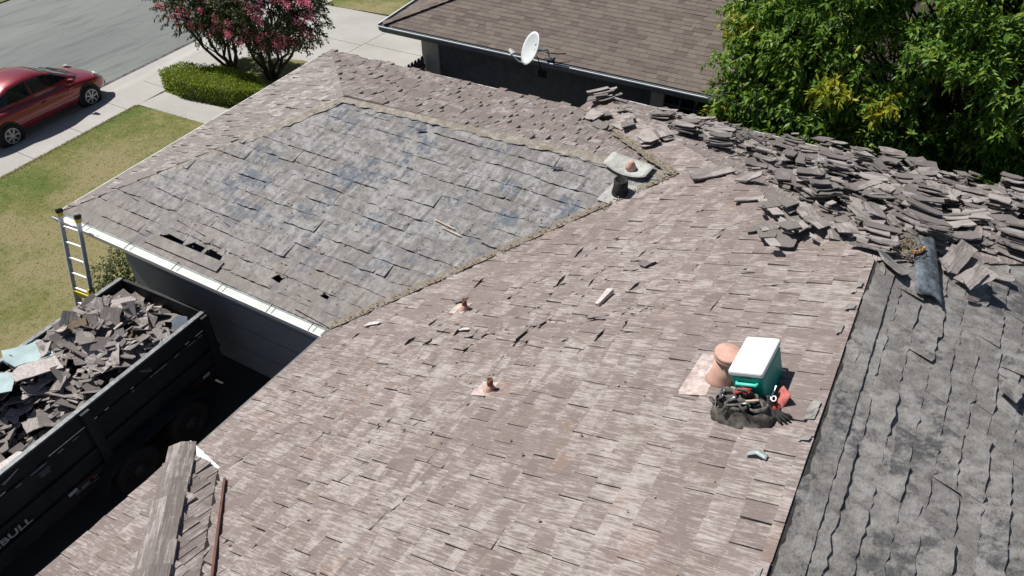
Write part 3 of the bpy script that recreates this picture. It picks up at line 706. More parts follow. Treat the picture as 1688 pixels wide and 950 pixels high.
mb = MB(); mb.hexa([f.w(9.06+a, 3.62*KS+c, h) for h in (.030, .042) for a, c in ((-.26, -.26), (.22, -.28), (.24, .18), (-.16, .18))]); mb.build('tarred_flashing', 'tar', bp)

# ------------------------------------------------------------------ neighbour's house
NE = 2.6
def ny(x): return 9.85+.022*x
nb = thing('neighbour_house', 'neighbouring house with brown asphalt shingle roof and slate blue gutter', 'house', (5, 14, 0), world=True)
C0 = Vector((-.32, ny(-.32), NE)); ue = Vector((1, .022, 0)).normalized(); ve = Vector((-.022, 1, 0)).normalized()
nf = Plane(C0, ue, ve+Vector((0, 0, .36)))
us_ = Vector((-.13, 1, 0)).normalized(); vs_ = Vector((1, .13, 0)).normalized()
nst = Plane(C0, -us_, vs_+Vector((0, 0, .36)))
L_ = 10.7; D_ = 4.9
ridge_a = nf.w(D_*.93, D_); nfh = [(0, 0), (L_, 0), (L_, D_+.05), (D_*.93, D_+.05)]
roof_n = deck(nf, nfh, [], 'shingle', 'roof_slope', nb)
shake_field(nf, nfh, [], .145, (.16, .36), .011, 'shingle', roof_n, 300, 'shingle', gaps=(.5, .004), rough=.25, lift=.004, ov=1.5)
q = nst.uv(ridge_a); nsh = [(0, 0), (q[0], q[1]), (q[0]-7, q[1]), (-12, 0)]; nsh = nsh if area(nsh) > 0 else nsh[::-1]
roof_s = deck(nst, nsh, [], 'shingle', 'roof_street_slope', nb)
shake_field(nst, nsh, [], .145, (.16, .36), .011, 'shingle', roof_s, 60, 'shingle', gaps=(.5, .004), rough=.25, lift=.004, ov=1.5)
rr = random.Random(2)
for i in range(26):
    a, b = C0+(ridge_a-C0)*(i/26), C0+(ridge_a-C0)*((i+1.2)/26); mb = MB(); mb.bar(a+Vector((0, 0, .035)), b+Vector((0, 0, .022)), .22, .018); mb.build('hip_cap_shingle', 'shingle', nb)
# eaves: deep slate fascia and gutter with a bright lip
for a, b, o in ((C0+Vector((-.05, 0, 0)), nf.w(L_, 0), -ve), (C0, C0+us_*12, -vs_)):
    mb = MB(); mb.bar(a+o*.02+Vector((0, 0, -.105)), b+o*.02+Vector((0, 0, -.105)), .03, .17); fa = mb.build('fascia', 'trim_blue', nb)
    V = [p+o*x+Vector((0, 0, y)) for p in (a, b) for x, y in ((.035, -.02), (.035, -.13), (.115, -.13), (.14, -.07), (.15, -.012), (.14, -.012), (.128, -.07), (.105, -.12), (.045, -.12), (.045, -.02))]
    gt = obj('gutter', V, [(i, (i+1) % 10, 10+(i+1) % 10, 10+i) for i in range(10)]+[(0, 1, 2, 3, 4), (14, 13, 12, 11, 10)], 'trim_blue', nb)
    for s0, s1 in (((0, .475), (.515, 1)) if o == -ve else ((0, 1),)):
        MB().bar(a+(b-a)*s0+o*.150+Vector((0, 0, -.006)), a+(b-a)*s1+o*.150+Vector((0, 0, -.004)), .034, .024).build('gutter_lip', 'white_metal', gt)
mb = MB(); mb.poly([(-.3, 9.87, NE-.195), (10.3, 10.08, NE-.195), (10.3, 10.88, NE-.195), (.3, 10.7, NE-.195)][::-1]); mb.poly([(-.3, 9.87, NE-.195), (.3, 10.7, NE-.195), (-1, 20, NE-.195), (-1.6, 20, NE-.195)]); mb.build('soffit', 'trim_blue', nb)
WY = 10.52
mb = MB(); mb.bar((.92, WY+.1, 1.18), (9.9, WY+.3, 1.2), .2, 2.4); mb.bar((9.9, WY+.3, 1.18), (9.9, 18, 1.18), .2, 2.36); mb.build('wall', 'stucco_dark', nb)  # side wall in a darker tone than the cream corner
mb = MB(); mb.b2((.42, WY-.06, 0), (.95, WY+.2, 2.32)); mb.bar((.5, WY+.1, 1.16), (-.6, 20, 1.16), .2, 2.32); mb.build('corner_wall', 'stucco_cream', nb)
win = MB(); win.b2((7.32, WY+.10, .9), (8.42, WY+.14, 2.22)); wn_ = win.build('window', 'void', nb)
mb = MB()
for x0, x1, z0, z1 in ((6.98, 7.30, .7, 2.30), (8.44, 8.78, .7, 2.30), (7.30, 8.44, 2.23, 2.30), (7.30, 8.44, .7, .9)): mb.b2((x0, WY+.04, z0), (x1, WY+.16, z1))
mb.build('window_frame', 'stucco_cream', wn_)
mb = MB()
for i in range(1, 3): mb.b2((7.32+.367*i-.014, WY+.08, .9), (7.32+.367*i+.014, WY+.10, 2.22))
for i in range(1, 4): mb.b2((7.32, WY+.075, .9+.33*i-.013), (8.42, WY+.095, .9+.33*i+.013))
mb.build('muntin', 'trim_blue', wn_)

# side fence between the two houses, dog-eared pickets
fc = thing('picket_fence', 'short dark dog eared picket fence between the two houses', 'fence', (.5, 9.2, 0), world=True)
for i in range(19):
    y = 7.6+.152*i; mb = MB(); w = .07
    prof = [(-w, 0), (w, 0), (w, 1.62), (w*.45, 1.72), (-w*.45, 1.72), (-w, 1.62)]
    V = [(.48+dx, y+a, z) for dx in (0, .022) for a, z in prof]; n = 6
    obj('picket', V, [tuple(range(n)), tuple(range(n, 2*n))[::-1]]+[(i_, (i_+1) % n, n+(i_+1) % n, n+i_) for i_ in range(n)], 'soffit', fc)
for z in (.5, 1.4): MB().b2((.505, 7.55, z), (.55, 10.4, z+.09)).build('rail', 'soffit', fc)

# satellite dish on the neighbour's eave
dc = Vector((4.30, 9.58, 2.96)); dn = Vector((-.52, -.72, .42)).normalized()
sd = thing('satellite_dish', 'pale oval satellite dish with feed arm on neighbour\'s eave', 'satellite dish', (4.55, 9.92, 2.68), world=True)
xa = Vector((0, 0, 1)).cross(dn).normalized(); ya = dn.cross(xa)
V = []; F = []; nr, ns = 6, 28
for k in (0, 1):
    for i in range(nr+1):
        r_ = i/nr
        for j in range(ns): a = 2*math.pi*j/ns; V.append(dc+xa*(.33*r_*math.cos(a))+ya*(.395*r_*math.sin(a))+dn*(.075*r_*r_-(.012 if k else 0)))
for k in (0, 1):
    o_ = k*(nr+1)*ns
    for i in range(nr):
        for j in range(ns): f_ = (o_+i*ns+j, o_+i*ns+(j+1) % ns, o_+(i+1)*ns+(j+1) % ns, o_+(i+1)*ns+j); F.append(f_ if k == 0 else f_[::-1])
o_ = (nr+1)*ns
for j in range(ns): F.append((nr*ns+j, nr*ns+(j+1) % ns, o_+nr*ns+(j+1) % ns, o_+nr*ns+j))
obj('reflector', V, F, 'dish', sd, True)
lnb = dc+dn*.50-ya*.20
MB().tube([dc-ya*.36-dn*.02, dc-ya*.37+dn*.2, lnb-ya*.06], .014, 8).build('feed_arm', 'dish', sd)
mb = MB(); mb.tube([lnb-xa*.10-ya*.02, lnb+xa*.10-ya*.02], .022, 10); 
for s_ in (-.09, 0, .09): mb.lathe([(.018, -.02), (.036, .0), (.038, .05), (.0, .055)], lnb+xa*s_, 12, -dn)
mb.build('feed_horn', 'dish', sd)
MB().tube([dc-dn*.02, dc-dn*.12-ya*.02, Vector((4.52, 9.93, 2.86)), Vector((4.55, 9.95, 2.70))], .024, 10).build('mast', 'steel', sd)
MB().tube([Vector((4.5, 9.85, 2.82)), Vector((4.75, 9.95, 2.80)), Vector((4.95, 10.05, 2.82))], .014, 8).build('strut', 'pipe_dark', sd)
MB().b2((4.47, 9.88, 2.64), (4.66, 10.06, 2.675)).build('foot_plate', 'steel', sd)
mb = MB(); mb.b2((4.42, 9.66, 2.28), (4.62, 9.72, 2.44)); mb.tube([(4.5, 9.70, 2.4), (4.42, 9.66, 2.7), (4.38, 9.64, 2.8)], .012, 6); mb.build('cable_block', 'black_plastic', sd)
mb = MB()
for (a, b, s_) in ((.09, .15, .06), (.12, .03, .035)):
    c = dc+xa*a+ya*b+dn*(.075*((a/.33)**2+(b/.395)**2)+.004); mb.poly([c-xa*s_*.5-ya*s_*.6, c+xa*s_*.5-ya*s_*.5, c+xa*s_*.1+ya*s_*.9])
mb.build('logo', 'bag', sd)

# ------------------------------------------------------------------ trees, hedge, shrub
def leaf(mb, p, d, n, L, w):
    """one pointed leaf folded along its midrib"""
    d = d.normalized(); s = d.cross(n)
    if s.length < 1e-3: s = d.cross(Vector((1, .3, .2)))
    s.normalize(); n = s.cross(d); k = len(mb.V); m = p+d*L*.42
    mb.V += [tuple(p), tuple(m+s*w*.5+n*w*.12), tuple(p+d*L-n*L*.12), tuple(m-s*w*.5+n*w*.12), tuple(m-n*w*.06)]
    mb.F += [(k, k+1, k+4), (k+1, k+2, k+4), (k+2, k+3, k+4), (k+3, k, k+4)]
def rdir(r): 
    while True:
        v = Vector((r.uniform(-1, 1), r.uniform(-1, 1), r.uniform(-1, 1)))
        if .05 < v.length < 1: return v.normalized()
def spray(mb, p, out, r, nl, L, w, ln=.35):
    ax = (out+Vector((0, 0, -.25))+rdir(r)*.55).normalized()
    for i in range(nl):
        f = (i+.5)/nl; q = p+ax*ln*f+Vector((0, 0, -.25*ln*f*f)); side = rdir(r); side = (side-ax*side.dot(ax)).normalized()
        d = (ax*.55+side*.9+Vector((0, 0, -.55))).normalized(); leaf(mb, q, d, Vector((0, 0, 1))+rdir(r)*.45, L*r.uniform(.7, 1.2), w*r.uniform(.8, 1.2))
def limb(mb, a, b, r0, r1, r, n=6, wob=.12, seg=7):
    a, b = Vector(a), Vector(b); pts = [a+(b-a)*(i/n)+(rdir(r)*wob*math.sin(math.pi*i/n) if 0 < i < n else Vector()) for i in range(n+1)]
    mb.tube(pts, [r0+(r1-r0)*i/n for i in range(n+1)], seg); return pts
def broad_tree(name, label, base, c, rad, nclump, seed, ysel=(), per=16, leafs=10, L=.17, w=.062, shellmin=.45, extra=(), ycl=()):
    r = random.Random(seed); base, c = Vector(base), Vector(c); tr = thing(name, label, 'tree', base, world=True)
    tm = MB(); fork = Vector((base.x+.1, base.y, c.z-rad[2]*.55)); limb(tm, base, fork, .2, .15, r, 5, .06, 10)
    green, yel = MB(), MB()
    for i in range(nclump):
        d = rdir(r); k = r.uniform(shellmin, 1.0)**.6; p = c+Vector((d.x*rad[0], d.y*rad[1], d.z*rad[2]))*k
        if extra and i < len(extra): p = Vector(extra[i]); d = Vector((-.5, -.6, .1))
        if i % 5 == 0: limb(tm, fork+rdir(r)*.1, p, .055, .012, r, 5, .3, 5)
        isy = any((p-Vector(y[:3])).length < y[3] for y in ysel); tgt = yel if isy and i % 2 else green
        cr = r.uniform(.35, .68)
        for j in range(per):
            dd = rdir(r); q = p+Vector((dd.x, dd.y, dd.z*.5))*cr*r.uniform(.3, 1); spray(tgt if r.random() < .8 else green, q, (d*.8+dd*.5), r, leafs, L, w)
    for y_ in ycl:
        for j in range(26): dd = rdir(r); spray(yel if j % 4 else green, Vector(y_)+Vector((dd.x, dd.y, dd.z*.45))*.3*r.uniform(.2, 1), Vector((-.3, -.7, .3))+dd*.5, r, leafs, L, w)
    tm.build('trunk', 'bark', tr); tag(green.build('crown', 'leaf_big', tr))
    if yel.V: tag(yel.build('yellow_foliage', 'leaf_yellow', tr), 'yellowing leaf clusters')
    return tr
broad_tree('broadleaf_tree', 'large green leafy tree with yellow patches overhanging the shake stacks', (13.1, 12.7, 0), (12.9, 12.7, 3.7), (4.6, 2.7, 3.5), 360, 11, per=44, L=.165, w=.062, ycl=[(11.14, 9.9, 3.4), (11.85, 9.9, 3.31), (10.9, 10.0, 3.34), (8.95, 10.8, 3.91), (8.71, 10.9, 4.0), (8.89, 10.0, 2.39)], extra=[(9.4, 10.3, 2.2), (9.1, 10.2, 2.7), (8.9, 10.6, 3.3), (9.6, 10.2, 2.9), (9.9, 10.0, 2.3), (10.3, 10.0, 2.7), (9.0, 10.8, 3.8), (9.3, 10.5, 3.7), (10.2, 10.2, 3.4), (9.8, 10.4, 4.0), (8.8, 11.2, 4.2), (9.1, 11.2, 4.5), (10.6, 9.9, 2.0), (11.0, 9.9, 2.6), (11.6, 9.9, 2.2), (12.2, 9.9, 2.6)],
           ysel=())
broad_tree('broadleaf_tree', 'darker leafy tree at the right edge behind the large one', (17.6, 13.8, 0), (17.2, 13.4, 3.4), (3.6, 2.6, 3.6), 230, 12, L=.15, per=20)
broad_tree('broadleaf_tree', 'shaded low bushy tree growing behind the hip end eave', (13.4, 10.9, 0), (13.6, 11.0, 1.35), (4.4, 1.3, 1.3), 170, 14, L=.13, w=.055)

def myrtle(label, base, c, rad, seed, nstem, nfl):
    r = random.Random(seed); base, c = Vector(base), Vector(c); tr = thing('crape_myrtle', label, 'tree', base, group='crape myrtles beside the neighbour\'s driveway', world=True)
    tm = MB(); green, fl = MB(), MB()
    for i in range(nstem):
        a = 2*math.pi*i/nstem+r.uniform(-.3, .3); s = base+Vector((math.cos(a)*.09, math.sin(a)*.09, -.05)); k = r.uniform(.35, .8)
        e = Vector((c.x+math.cos(a)*rad[0]*k, c.y+math.sin(a)*rad[1]*k, c.z-rad[2]*.25)); pts = limb(tm, s, e, .055, .022, r, 7, .13, 7)
        for _ in range(4):
            p0 = r.choice(pts[2:]); d = rdir(r); limb(tm, p0, p0+(e-p0)*.5+Vector((d.x, d.y, abs(d.z)))*.55, .022, .008, r, 4, .08, 5)
    for i in range(int(760*rad[0]*rad[1])):
        d = rdir(r); k = r.uniform(.25, 1)**.5; p = c+Vector((d.x*rad[0], d.y*rad[1], d.z*rad[2]))*k*(1+.12*math.sin(5*d.x+3*d.z+seed)); spray(green, p, d+Vector((0, 0, .5)), r, 14, .088, .044, .26)
    for i in range(nfl):
        d = rdir(r); d.y = -abs(d.y)*.8; d.x += .1; d.z = d.z*.8-.15; d.normalize(); p = c+Vector((d.x*rad[0], d.y*rad[1], d.z*rad[2]*.9))*r.uniform(.9, 1.08); cs = r.uniform(.09, .20)
        for j in range(70):
            q = p+rdir(r)*cs*r.random()**.5; leaf(fl, q, rdir(r), rdir(r), r.uniform(.03, .055), .04)
    tm.build('trunk', 'bark', tr); green.build('crown', 'leaf_myrtle', tr); fl.build('blossom', 'flower', tr)
myrtle('crape myrtle nearer the street, crown spreading over the kerb', (-6.49, 9.75, 0), (-6.95, 9.8, 2.5), (1.55, 1.3, 1.45), 5, 6, 34)
myrtle('crape myrtle full of pink blossom nearer the roof corner', (-5.06, 9.95, 0), (-4.75, 9.95, 2.5), (1.95, 1.5, 1.42), 6, 8, 110)

# clipped hedge: a dense leafy block
hp = [(-7.35, 7.8), (-6.3, 7.6), (-4.5, 7.95), (-3.75, 8.5), (-4.5, 8.95), (-6.2, 8.95), (-7.2, 8.55)]
hd = thing('hedge', 'low clipped green hedge beside the garden path', 'hedge', (-5.6, 8.2, 0), world=True)
mb = MB(); k = .93; cx, cy = -5.6, 8.25
mb.slab([(cx+(x-cx)*k, cy+(y-cy)*k, 0) for x, y in hp], .5); mb.build('core', 'leaf_shrub', hd)
mb = MB(); r = random.Random(8)
for _ in range(14000):
    if r.random() < .5:
        x, y = r.uniform(-7.4, -3.7), r.uniform(7.5, 9.0)
        if not pip(x, y, hp): continue
        p = Vector((x, y, .55+.05*math.sin(x*3+y*2)+r.gauss(0, .02))); o = Vector((0, 0, 1))
    else:
        i = r.randrange(len(hp)); a, b = hp[i], hp[(i+1) % len(hp)]; f_ = r.random(); o = Vector((b[1]-a[1], a[0]-b[0], 0)).normalized()
        p = Vector((a[0]+(b[0]-a[0])*f_, a[1]+(b[1]-a[1])*f_, r.uniform(.02, .57)))+o*r.gauss(0, .025); o = o+Vector((0, 0, .4))
    leaf(mb, p, (o+rdir(r)*1.1), rdir(r), r.uniform(.04, .075), .032)
mb.build('foliage', 'leaf_hedge', hd)
sh = thing('shrub', 'small dark shrub under the eave behind the ladder', 'shrub', (.15, .75, 0), world=True)
mb = MB(); tm = MB(); r = random.Random(18)
for i in range(420):
    d = rdir(r); p = Vector((.1, .75, .55))+Vector((d.x*.6, d.y*.55, d.z*.55))*r.uniform(.4, 1); spray(mb, p, d, r, 9, .07, .035, .2)
for i in range(5): limb(tm, (.1+.05*i, .75, 0), (r.uniform(-.3, .5), r.uniform(.4, 1.1), .8), .02, .008, r, 4, .06, 5)
tm.build('stem', 'bark', sh); mb.build('foliage', 'leaf_shrub', sh)

# ------------------------------------------------------------------ parked red car
car = thing('parked_car', 'dark red four door saloon car parked half on the kerb', 'car', (-9.06, 4.67, -.075), R(95.8))
#   x forward, y left. each station: x, half width, sill z, belt z, top z (bonnet or boot), top half width
ST = [(-2.16, .50, .42, .72, .74, .40), (-2.10, .72, .30, .80, .86, .58), (-1.85, .82, .24, .86, .93, .62), (-1.30, .86, .22, .88, .95, .64), (-.6, .865, .21, .87, .93, .66), (.2, .865, .21, .86, .92, .66),
      (.85, .86, .21, .85, .925, .64), (1.25, .85, .22, .80, .885, .60), (1.65, .82, .23, .73, .82, .55), (1.95, .74, .25, .66, .73, .48), (2.12, .60, .30, .56, .60, .38), (2.18, .45, .38, .50, .52, .28)]
V = []; F = []
for x, w, s_, b, t_, tw in ST:
    half = [(w*.86, s_), (w*.98, s_+.10), (w, (s_+b)*.52), (w*.985, b-.05), (w*.93, b+.015), (tw, (b+t_)/2+.02), (tw*.55, t_), (0, t_+.018)]
    V += [(x, y, z) for y, z in half]+[(x, -y, z) for y, z in half[-2::-1]]
n = 15
for i in range(len(ST)-1):
    for j in range(n-1): a = i*n+j; F.append((a, a+1, a+n+1, a+n))
    F.append((i*n+n-1, i*n, i*n+n, i*n+n+n-1))
F.append(tuple(range(n))); F.append(tuple(range((len(ST)-1)*n, len(ST)*n))[::-1])
body = obj('body', V, F, 'car_red', car, True); sb = body.modifiers.new('s', 'SUBSURF'); sb.levels = sb.render_levels = 2
# cabin: stations of (x at belt, half width belt), (x roof, half width roof, z roof)
G = [(-1.62, .60, .93, -1.62, .58, .94), (-1.50, .66, .93, -1.02, .54, 1.26), (-1.0, .71, .92, -.72, .575, 1.385), (-.35, .735, .915, -.3, .60, 1.43), (.32, .735, .91, .10, .60, 1.42), (.80, .715, .91, .34, .565, 1.36), (1.18, .66, .905, .52, .52, 1.29), (1.28, .60, .90, 1.22, .58, .915)]
V = []; F = []
for xb, wb, zb, xr, wr_, zr in G:
    for sgn in (1, -1):
        pass
    V += [(xb, wb, zb-.03), (xr*.15+xb*.85, wb*.86+wr_*.14, zb*.85+zr*.15), (xr*.85+xb*.15, wr_*.86+wb*.14, zr*.86+zb*.14), (xr, wr_*.88, zr), (xr, wr_*.45, zr+.025), (xr, 0, zr+.033), (xr, -wr_*.45, zr+.025), (xr, -wr_*.88, zr), (xr*.85+xb*.15, -(wr_*.86+wb*.14), zr*.86+zb*.14), (xr*.15+xb*.85, -(wb*.86+wr_*.14), zb*.85+zr*.15), (xb, -wb, zb-.03)]
n = 11
for i in range(len(G)-1):
    for j in range(n-1): a = i*n+j; F.append((a, a+1, a+n+1, a+n))
cab = obj('cabin', V, F, 'car_red', car, True)
def wpt(i, f, j, g_):   # point on the cabin grid
    a = lambda i_, j_: Vector(V[i_*n+j_])
    return (a(i, j)*(1-f)+a(i+1, j)*f)*(1-g_)+(a(i, j+1)*(1-f)+a(i+1, j+1)*f)*g_
def pane(name, cells, mat, offv):
    W_ = []; Q = []
    for (i0, f0, i1, f1, j0, g0, j1, g1) in cells:
        c = [wpt(i0, f0, j0, g0), wpt(i1, f1, j0, g0), wpt(i1, f1, j1, g1), wpt(i0, f0, j1, g1)]; k = len(W_); W_ += [p+offv for p in c]; Q.append((k, k+1, k+2, k+3))
    return obj(name, W_, Q, mat, car)
for side, (ja, jb), oy in ((1, (1, 1), .012), (-1, (8, 8), -.012)):
    o3 = Vector((0, oy, .004))
    pane('side_window', [(1, .25, 1, .98, ja, .1, jb, .95), (2, 0, 2, .98, ja, .02, jb, .98), (3, 0, 3, .12, ja, .02, jb, .98)], 'glass', o3)
    pane('side_window', [(3, .22, 3, 1, ja, .02, jb, .98), (4, 0, 4, .98, ja, .02, jb, .98), (5, 0, 5, .8, ja, .06, jb, .90)], 'glass', o3)
    y = .87*side; mb = MB(); mb.bar((-.15, y+.012*side, .74), (-.02, y+.012*side, .745), .02, .03); mb.bar((.72, y+.01*side, .75), (.85, y+.01*side, .755), .02, .03); mb.build('door_handle', 'car_red', car)
    mb = MB(); mb.hexa([Vector(p) for p in ((.80, .80*side, .90), (.96, .80*side, .90), (.93, .98*side, .92), (.84, .98*side, .92), (.80, .80*side, 1.0), (.94, .80*side, 1.0), (.92, .97*side, 1.02), (.84, .97*side, 1.02))]); mb.build('wing_mirror', 'car_red', car)
    mb = MB(); mb.bar((-1.0, .862*side, .5), (1.0, .862*side, .5), .012, .035); mb.build('side_moulding', 'car_red', car)
pane('windscreen', [(6, .06, 6, .94, j, 0 if j > 2 else .1, j, 1 if j < 7 else .9) for j in range(2, 8)], 'windscreen', Vector((.010, 0, .012)))
pane('windscreen', [(5, .25, 5, .95, j, .1 if j == 3 else 0, j, .9 if j == 6 else 1) for j in range(3, 7)], 'windscreen', Vector((.010, 0, .010))).name = 'windscreen_top'
pane('rear_window', [(0, .1, 0, .95, j, 0 if j > 2 else .1, j, 1 if j < 7 else .9) for j in range(2, 8)], 'glass', Vector((-.010, 0, .012)))
mb = MB(); mb.tube([(1.30, -.60, .925), (1.33, -.2, .945), (1.33, .2, .945), (1.30, .60, .925)], .014, 6); mb.tube([(1.26, .1, .955), (.98, .45, 1.09)], .009, 5); mb.tube([(1.26, -.35, .955), (1.0, .0, 1.09)], .009, 5); mb.build('wiper', 'black_plastic', car)
for s_ in (1, -1):
    MB().lathe([(.0, .045), (.06, .04), (.125, .015), (.14, -.03)], (1.93, s_*.585, .685), 18, (.75, s_*.35, .55)).build('headlight', 'lamp', car, True)
    mb = MB(); mb.b2((-2.15, s_*.60-.12, .62), (-2.04, s_*.60+.12, .78)); mb.build('tail_light', 'tail', car)
    for x in (1.31, -1.31):
        ay = Vector((0, s_, 0)); c = Vector((x, s_*.80, .31))
        ar = MB().lathe([(.0, .058), (.375, .058), (.385, .03), (.385, -.1)], c, 26, ay).build('wheel_arch', 'black_plastic', car)
        wt_ = MB().lathe([(.20, .085), (.225, .10), (.28, .10), (.305, .075), (.312, .02), (.312, -.08)], c, 28, ay).build('wheel', 'tyre', car, True)
        mb = MB(); mb.lathe([(.215, .085), (.212, .104), (.192, .104), (.188, .07)], c, 28, ay)
        for q in range(7):
            a = 2*math.pi*q/7; d = Vector((math.cos(a), 0, math.sin(a))); mb.bar(c+ay*.088+d*.03, c+ay*.092+d*.20, .035, .02, ay)
        mb.lathe([(.0, .105), (.04, .104), (.05, .08)], c, 14, ay); mb.build('rim', 'alloy', wt_)
mb = MB(); mb.b2((2.05, -.48, .28), (2.20, .48, .40)); mb.build('grille', 'black_plastic', car)

# ------------------------------------------------------------------ extension ladder at the eave corner
lad = thing('extension_ladder', 'aluminium extension ladder with yellow feet leaning on the eave corner', 'ladder', (.9, -1.05, 0), world=True)
lt0, lt1 = Vector((1.12, -.95, 0)), Vector((.92, -.19, 2.90)); ldx = Vector((1, .08, 0)).normalized()
def lp(f, s_): return lt0+(lt1-lt0)*f+ldx*(.215*s_)
for s_ in (-1, 1):
    rl = MB(); rl.bar(lp(0, s_), lp(1, s_), .03, .07, (0, -1, .2)); rl.build('rail', 'aluminium', lad)
    MB().bar(lp(.985, s_), lp(1.008, s_), .05, .10, (0, -1, .2)).build('rail_cap', 'pipe_dark', lad)
    MB().bar(lp(.965, s_), lp(.985, s_), .045, .095, (0, -1, .2)).build('rail_band', 'yellow', lad)
    MB().bar(lp(0, s_), lp(.02, s_), .06, .12, (0, -1, .2)).build('foot', 'yellow', lad)
    MB().bar(lp(.47, s_)+Vector((0, .05, 0)), lp(.0, s_)+Vector((0, .06, 0)), .03, .08, (0, -1, .2)).build('base_rail', 'aluminium', lad)
for i in range(10): MB().tube([lp(.055+.095*i, -1), lp(.055+.095*i, 1)], .022, 8).build('rung', 'aluminium', lad)
mb = MB(); mb.bar(lp(.50, -1.05), lp(.50, 1.05), .05, .10); mb.bar(lp(.44, .98), lp(.56, .98), .05, .11, (0, -1, .2)); mb.build('guide_bracket', 'yellow', lad)

# ------------------------------------------------------------------ dump trailer full of torn off shakes
tr = thing('dump_trailer', 'black high sided dump trailer parked beside the wing', 'trailer', (3.64, -.09, 0), R(2.77))
TL, TW, TT = 5.7, 1.92, 1.88
def tb(name, lo, hi, mat='trailer_black', parent=None): return MB().b2(lo, hi).build(name, mat, parent or tr)
for nm, x0 in (('side_panel', -.05), ('side_panel', -TW-.0)):
    p = tb(nm, (x0, -TL, .62), (x0+.05, 0, 1.55)); tb('extension_panel', (x0+.005, -TL, 1.58), (x0+.045, 0, TT-.03), parent=p); tb('top_rail', (x0-.012, -TL, TT-.028), (x0+.062, .0, TT), 'trailer_rail', p)
tb('end_panel', (-TW+.05, -.05, .62), (-.05, 0, TT-.02)); tb('end_panel', (-TW+.05, -TL, .62), (-.05, -TL+.05, TT-.02)); tb('bed_floor', (-TW+.05, -TL+.05, .60), (-.05, -.05, .66))
tb('lower_rail', (-.02, -TL, .76), (.055, .02, .83)); tb('upper_rail', (-.01, -TL, 1.10), (.05, .02, 1.16)); tb('chassis_beam', (-.22, -TL-.6, .42), (-.08, .05, .60)); tb('chassis_beam', (-TW+.08, -TL-.6, .42), (-TW+.22, .05, .60))
for y in (-.10, -2.36, -4.55): tb('stake_post', (.0, y-.07, .62), (.075, y+.07, TT-.03))
for y in (-.42, -.90, -1.50, -2.10, -3.0, -4.4): tb('reflective_tape', (.056, y-.07, .765), (.0595, y+.07, .825), 'tape_and_gap_light')
for y in (-.66, -1.22, -1.85, -2.72): tb('reflective_tape', (.056, y-.06, .765), (.0595, y+.06, .825), 'tape_red')
for y, l in ((-.28, .05), (-.46, .08), (-.78, .05), (-1.10, .13), (-1.28, .03), (-1.62, .02), (-2.62, .05), (-2.86, .05), (-3.2, .12), (-3.5, .04)): tb('painted_gap_light', (.0505, y-l, 1.560), (.053, y+l, 1.572), 'tape_and_gap_light')  # white bars painted in for daylight seen through the side gap
for s_ in (1, -1):
    x = .02 if s_ > 0 else -TW-.02
    mb = MB(); V_ = []
    for y in (-1.08, -2.12):
        w_ = MB().lathe([(.0, .10), (.10, .10), (.12, .07), (.21, .06), (.22, .11), (.36, .11), (.39, .07), (.395, -.05), (.36, -.10), (0, -.1)], (x+.13*s_, y, .39), 26, (s_, 0, 0)).build('wheel', 'tyre', tr, True)
        mb2 = MB(); mb2.lathe([(.05, .13), (.11, .115), (.12, .105), (.045, .14), (.03, .16), (.0, .165)], (x+.13*s_, y, .39), 16, (s_, 0, 0)); mb2.build('hub', 'trailer_black', w_)
    fp = [(-.48, .45), (-.62, .72), (-.9, .84), (-2.3, .84), (-2.58, .72), (-2.72, .45)]
    for (ya_, za), (yb_, zb) in zip(fp, fp[1:]): mb.bar((x+.14*s_, ya_, za), (x+.14*s_, yb_, zb), .26, .012)
    mb.build('fender', 'trailer_black', tr)
def text_mesh(name, body_, size, mat, parent, origin, xdir, ydir, ext=.002, shear=0, sx=1.0):
    cu = bpy.data.curves.new(name, 'FONT'); cu.body = body_; cu.size = size; cu.extrude = ext; cu.shear = shear; cu.offset = size*.018
    tmp = bpy.data.objects.new('tmp', cu); col.objects.link(tmp); dg = bpy.context.evaluated_depsgraph_get(); me = bpy.data.meshes.new_from_object(tmp.evaluated_get(dg)); bpy.data.objects.remove(tmp)
    xd, yd = Vector(xdir), Vector(ydir); nd = xd.cross(yd); o_ = Vector(origin)
    for v in me.vertices: c = v.co.copy(); v.co = o_+xd*c.x*sx+yd*c.y+nd*c.z
    me.materials.clear(); me.materials.append(M[mat]); o = bpy.data.objects.new(name, me); col.objects.link(o); o.parent = parent; OFF[o.name] = ZERO; return o
text_mesh('lettering', 'IRONBULL', .155, 'tape_and_gap_light', tr, (.052, -4.55, .90), (0, 1, 0), (0, 0, 1), sx=1.32)
mb = MB()
for y0, y1, z0, z1 in ((-2.98, -2.90, .70, .74), (-2.88, -2.74, .69, .77), (-2.72, -2.56, .66, .68), (-2.50, -2.40, .64, .67), (-2.68, -2.60, .715, .75), (-2.58, -2.52, .72, .755), (-2.50, -2.42, .725, .76)): mb.b2((.0505, y0, z0), (.0525, y1, z1))
mb.build('dealer_sticker', 'steel', tr); tb('dealer_sticker', (.0505, -2.74, .765), (.0525, -2.62, .80), 'tape_red')
mb = MB(); mb.bar((-TW/2-.5, -TL, .5), (-TW/2, -TL-1.4, .5), .1, .12); mb.bar((-TW/2+.5, -TL, .5), (-TW/2, -TL-1.4, .5), .1, .12); mb.build('drawbar', 'trailer_black', tr)

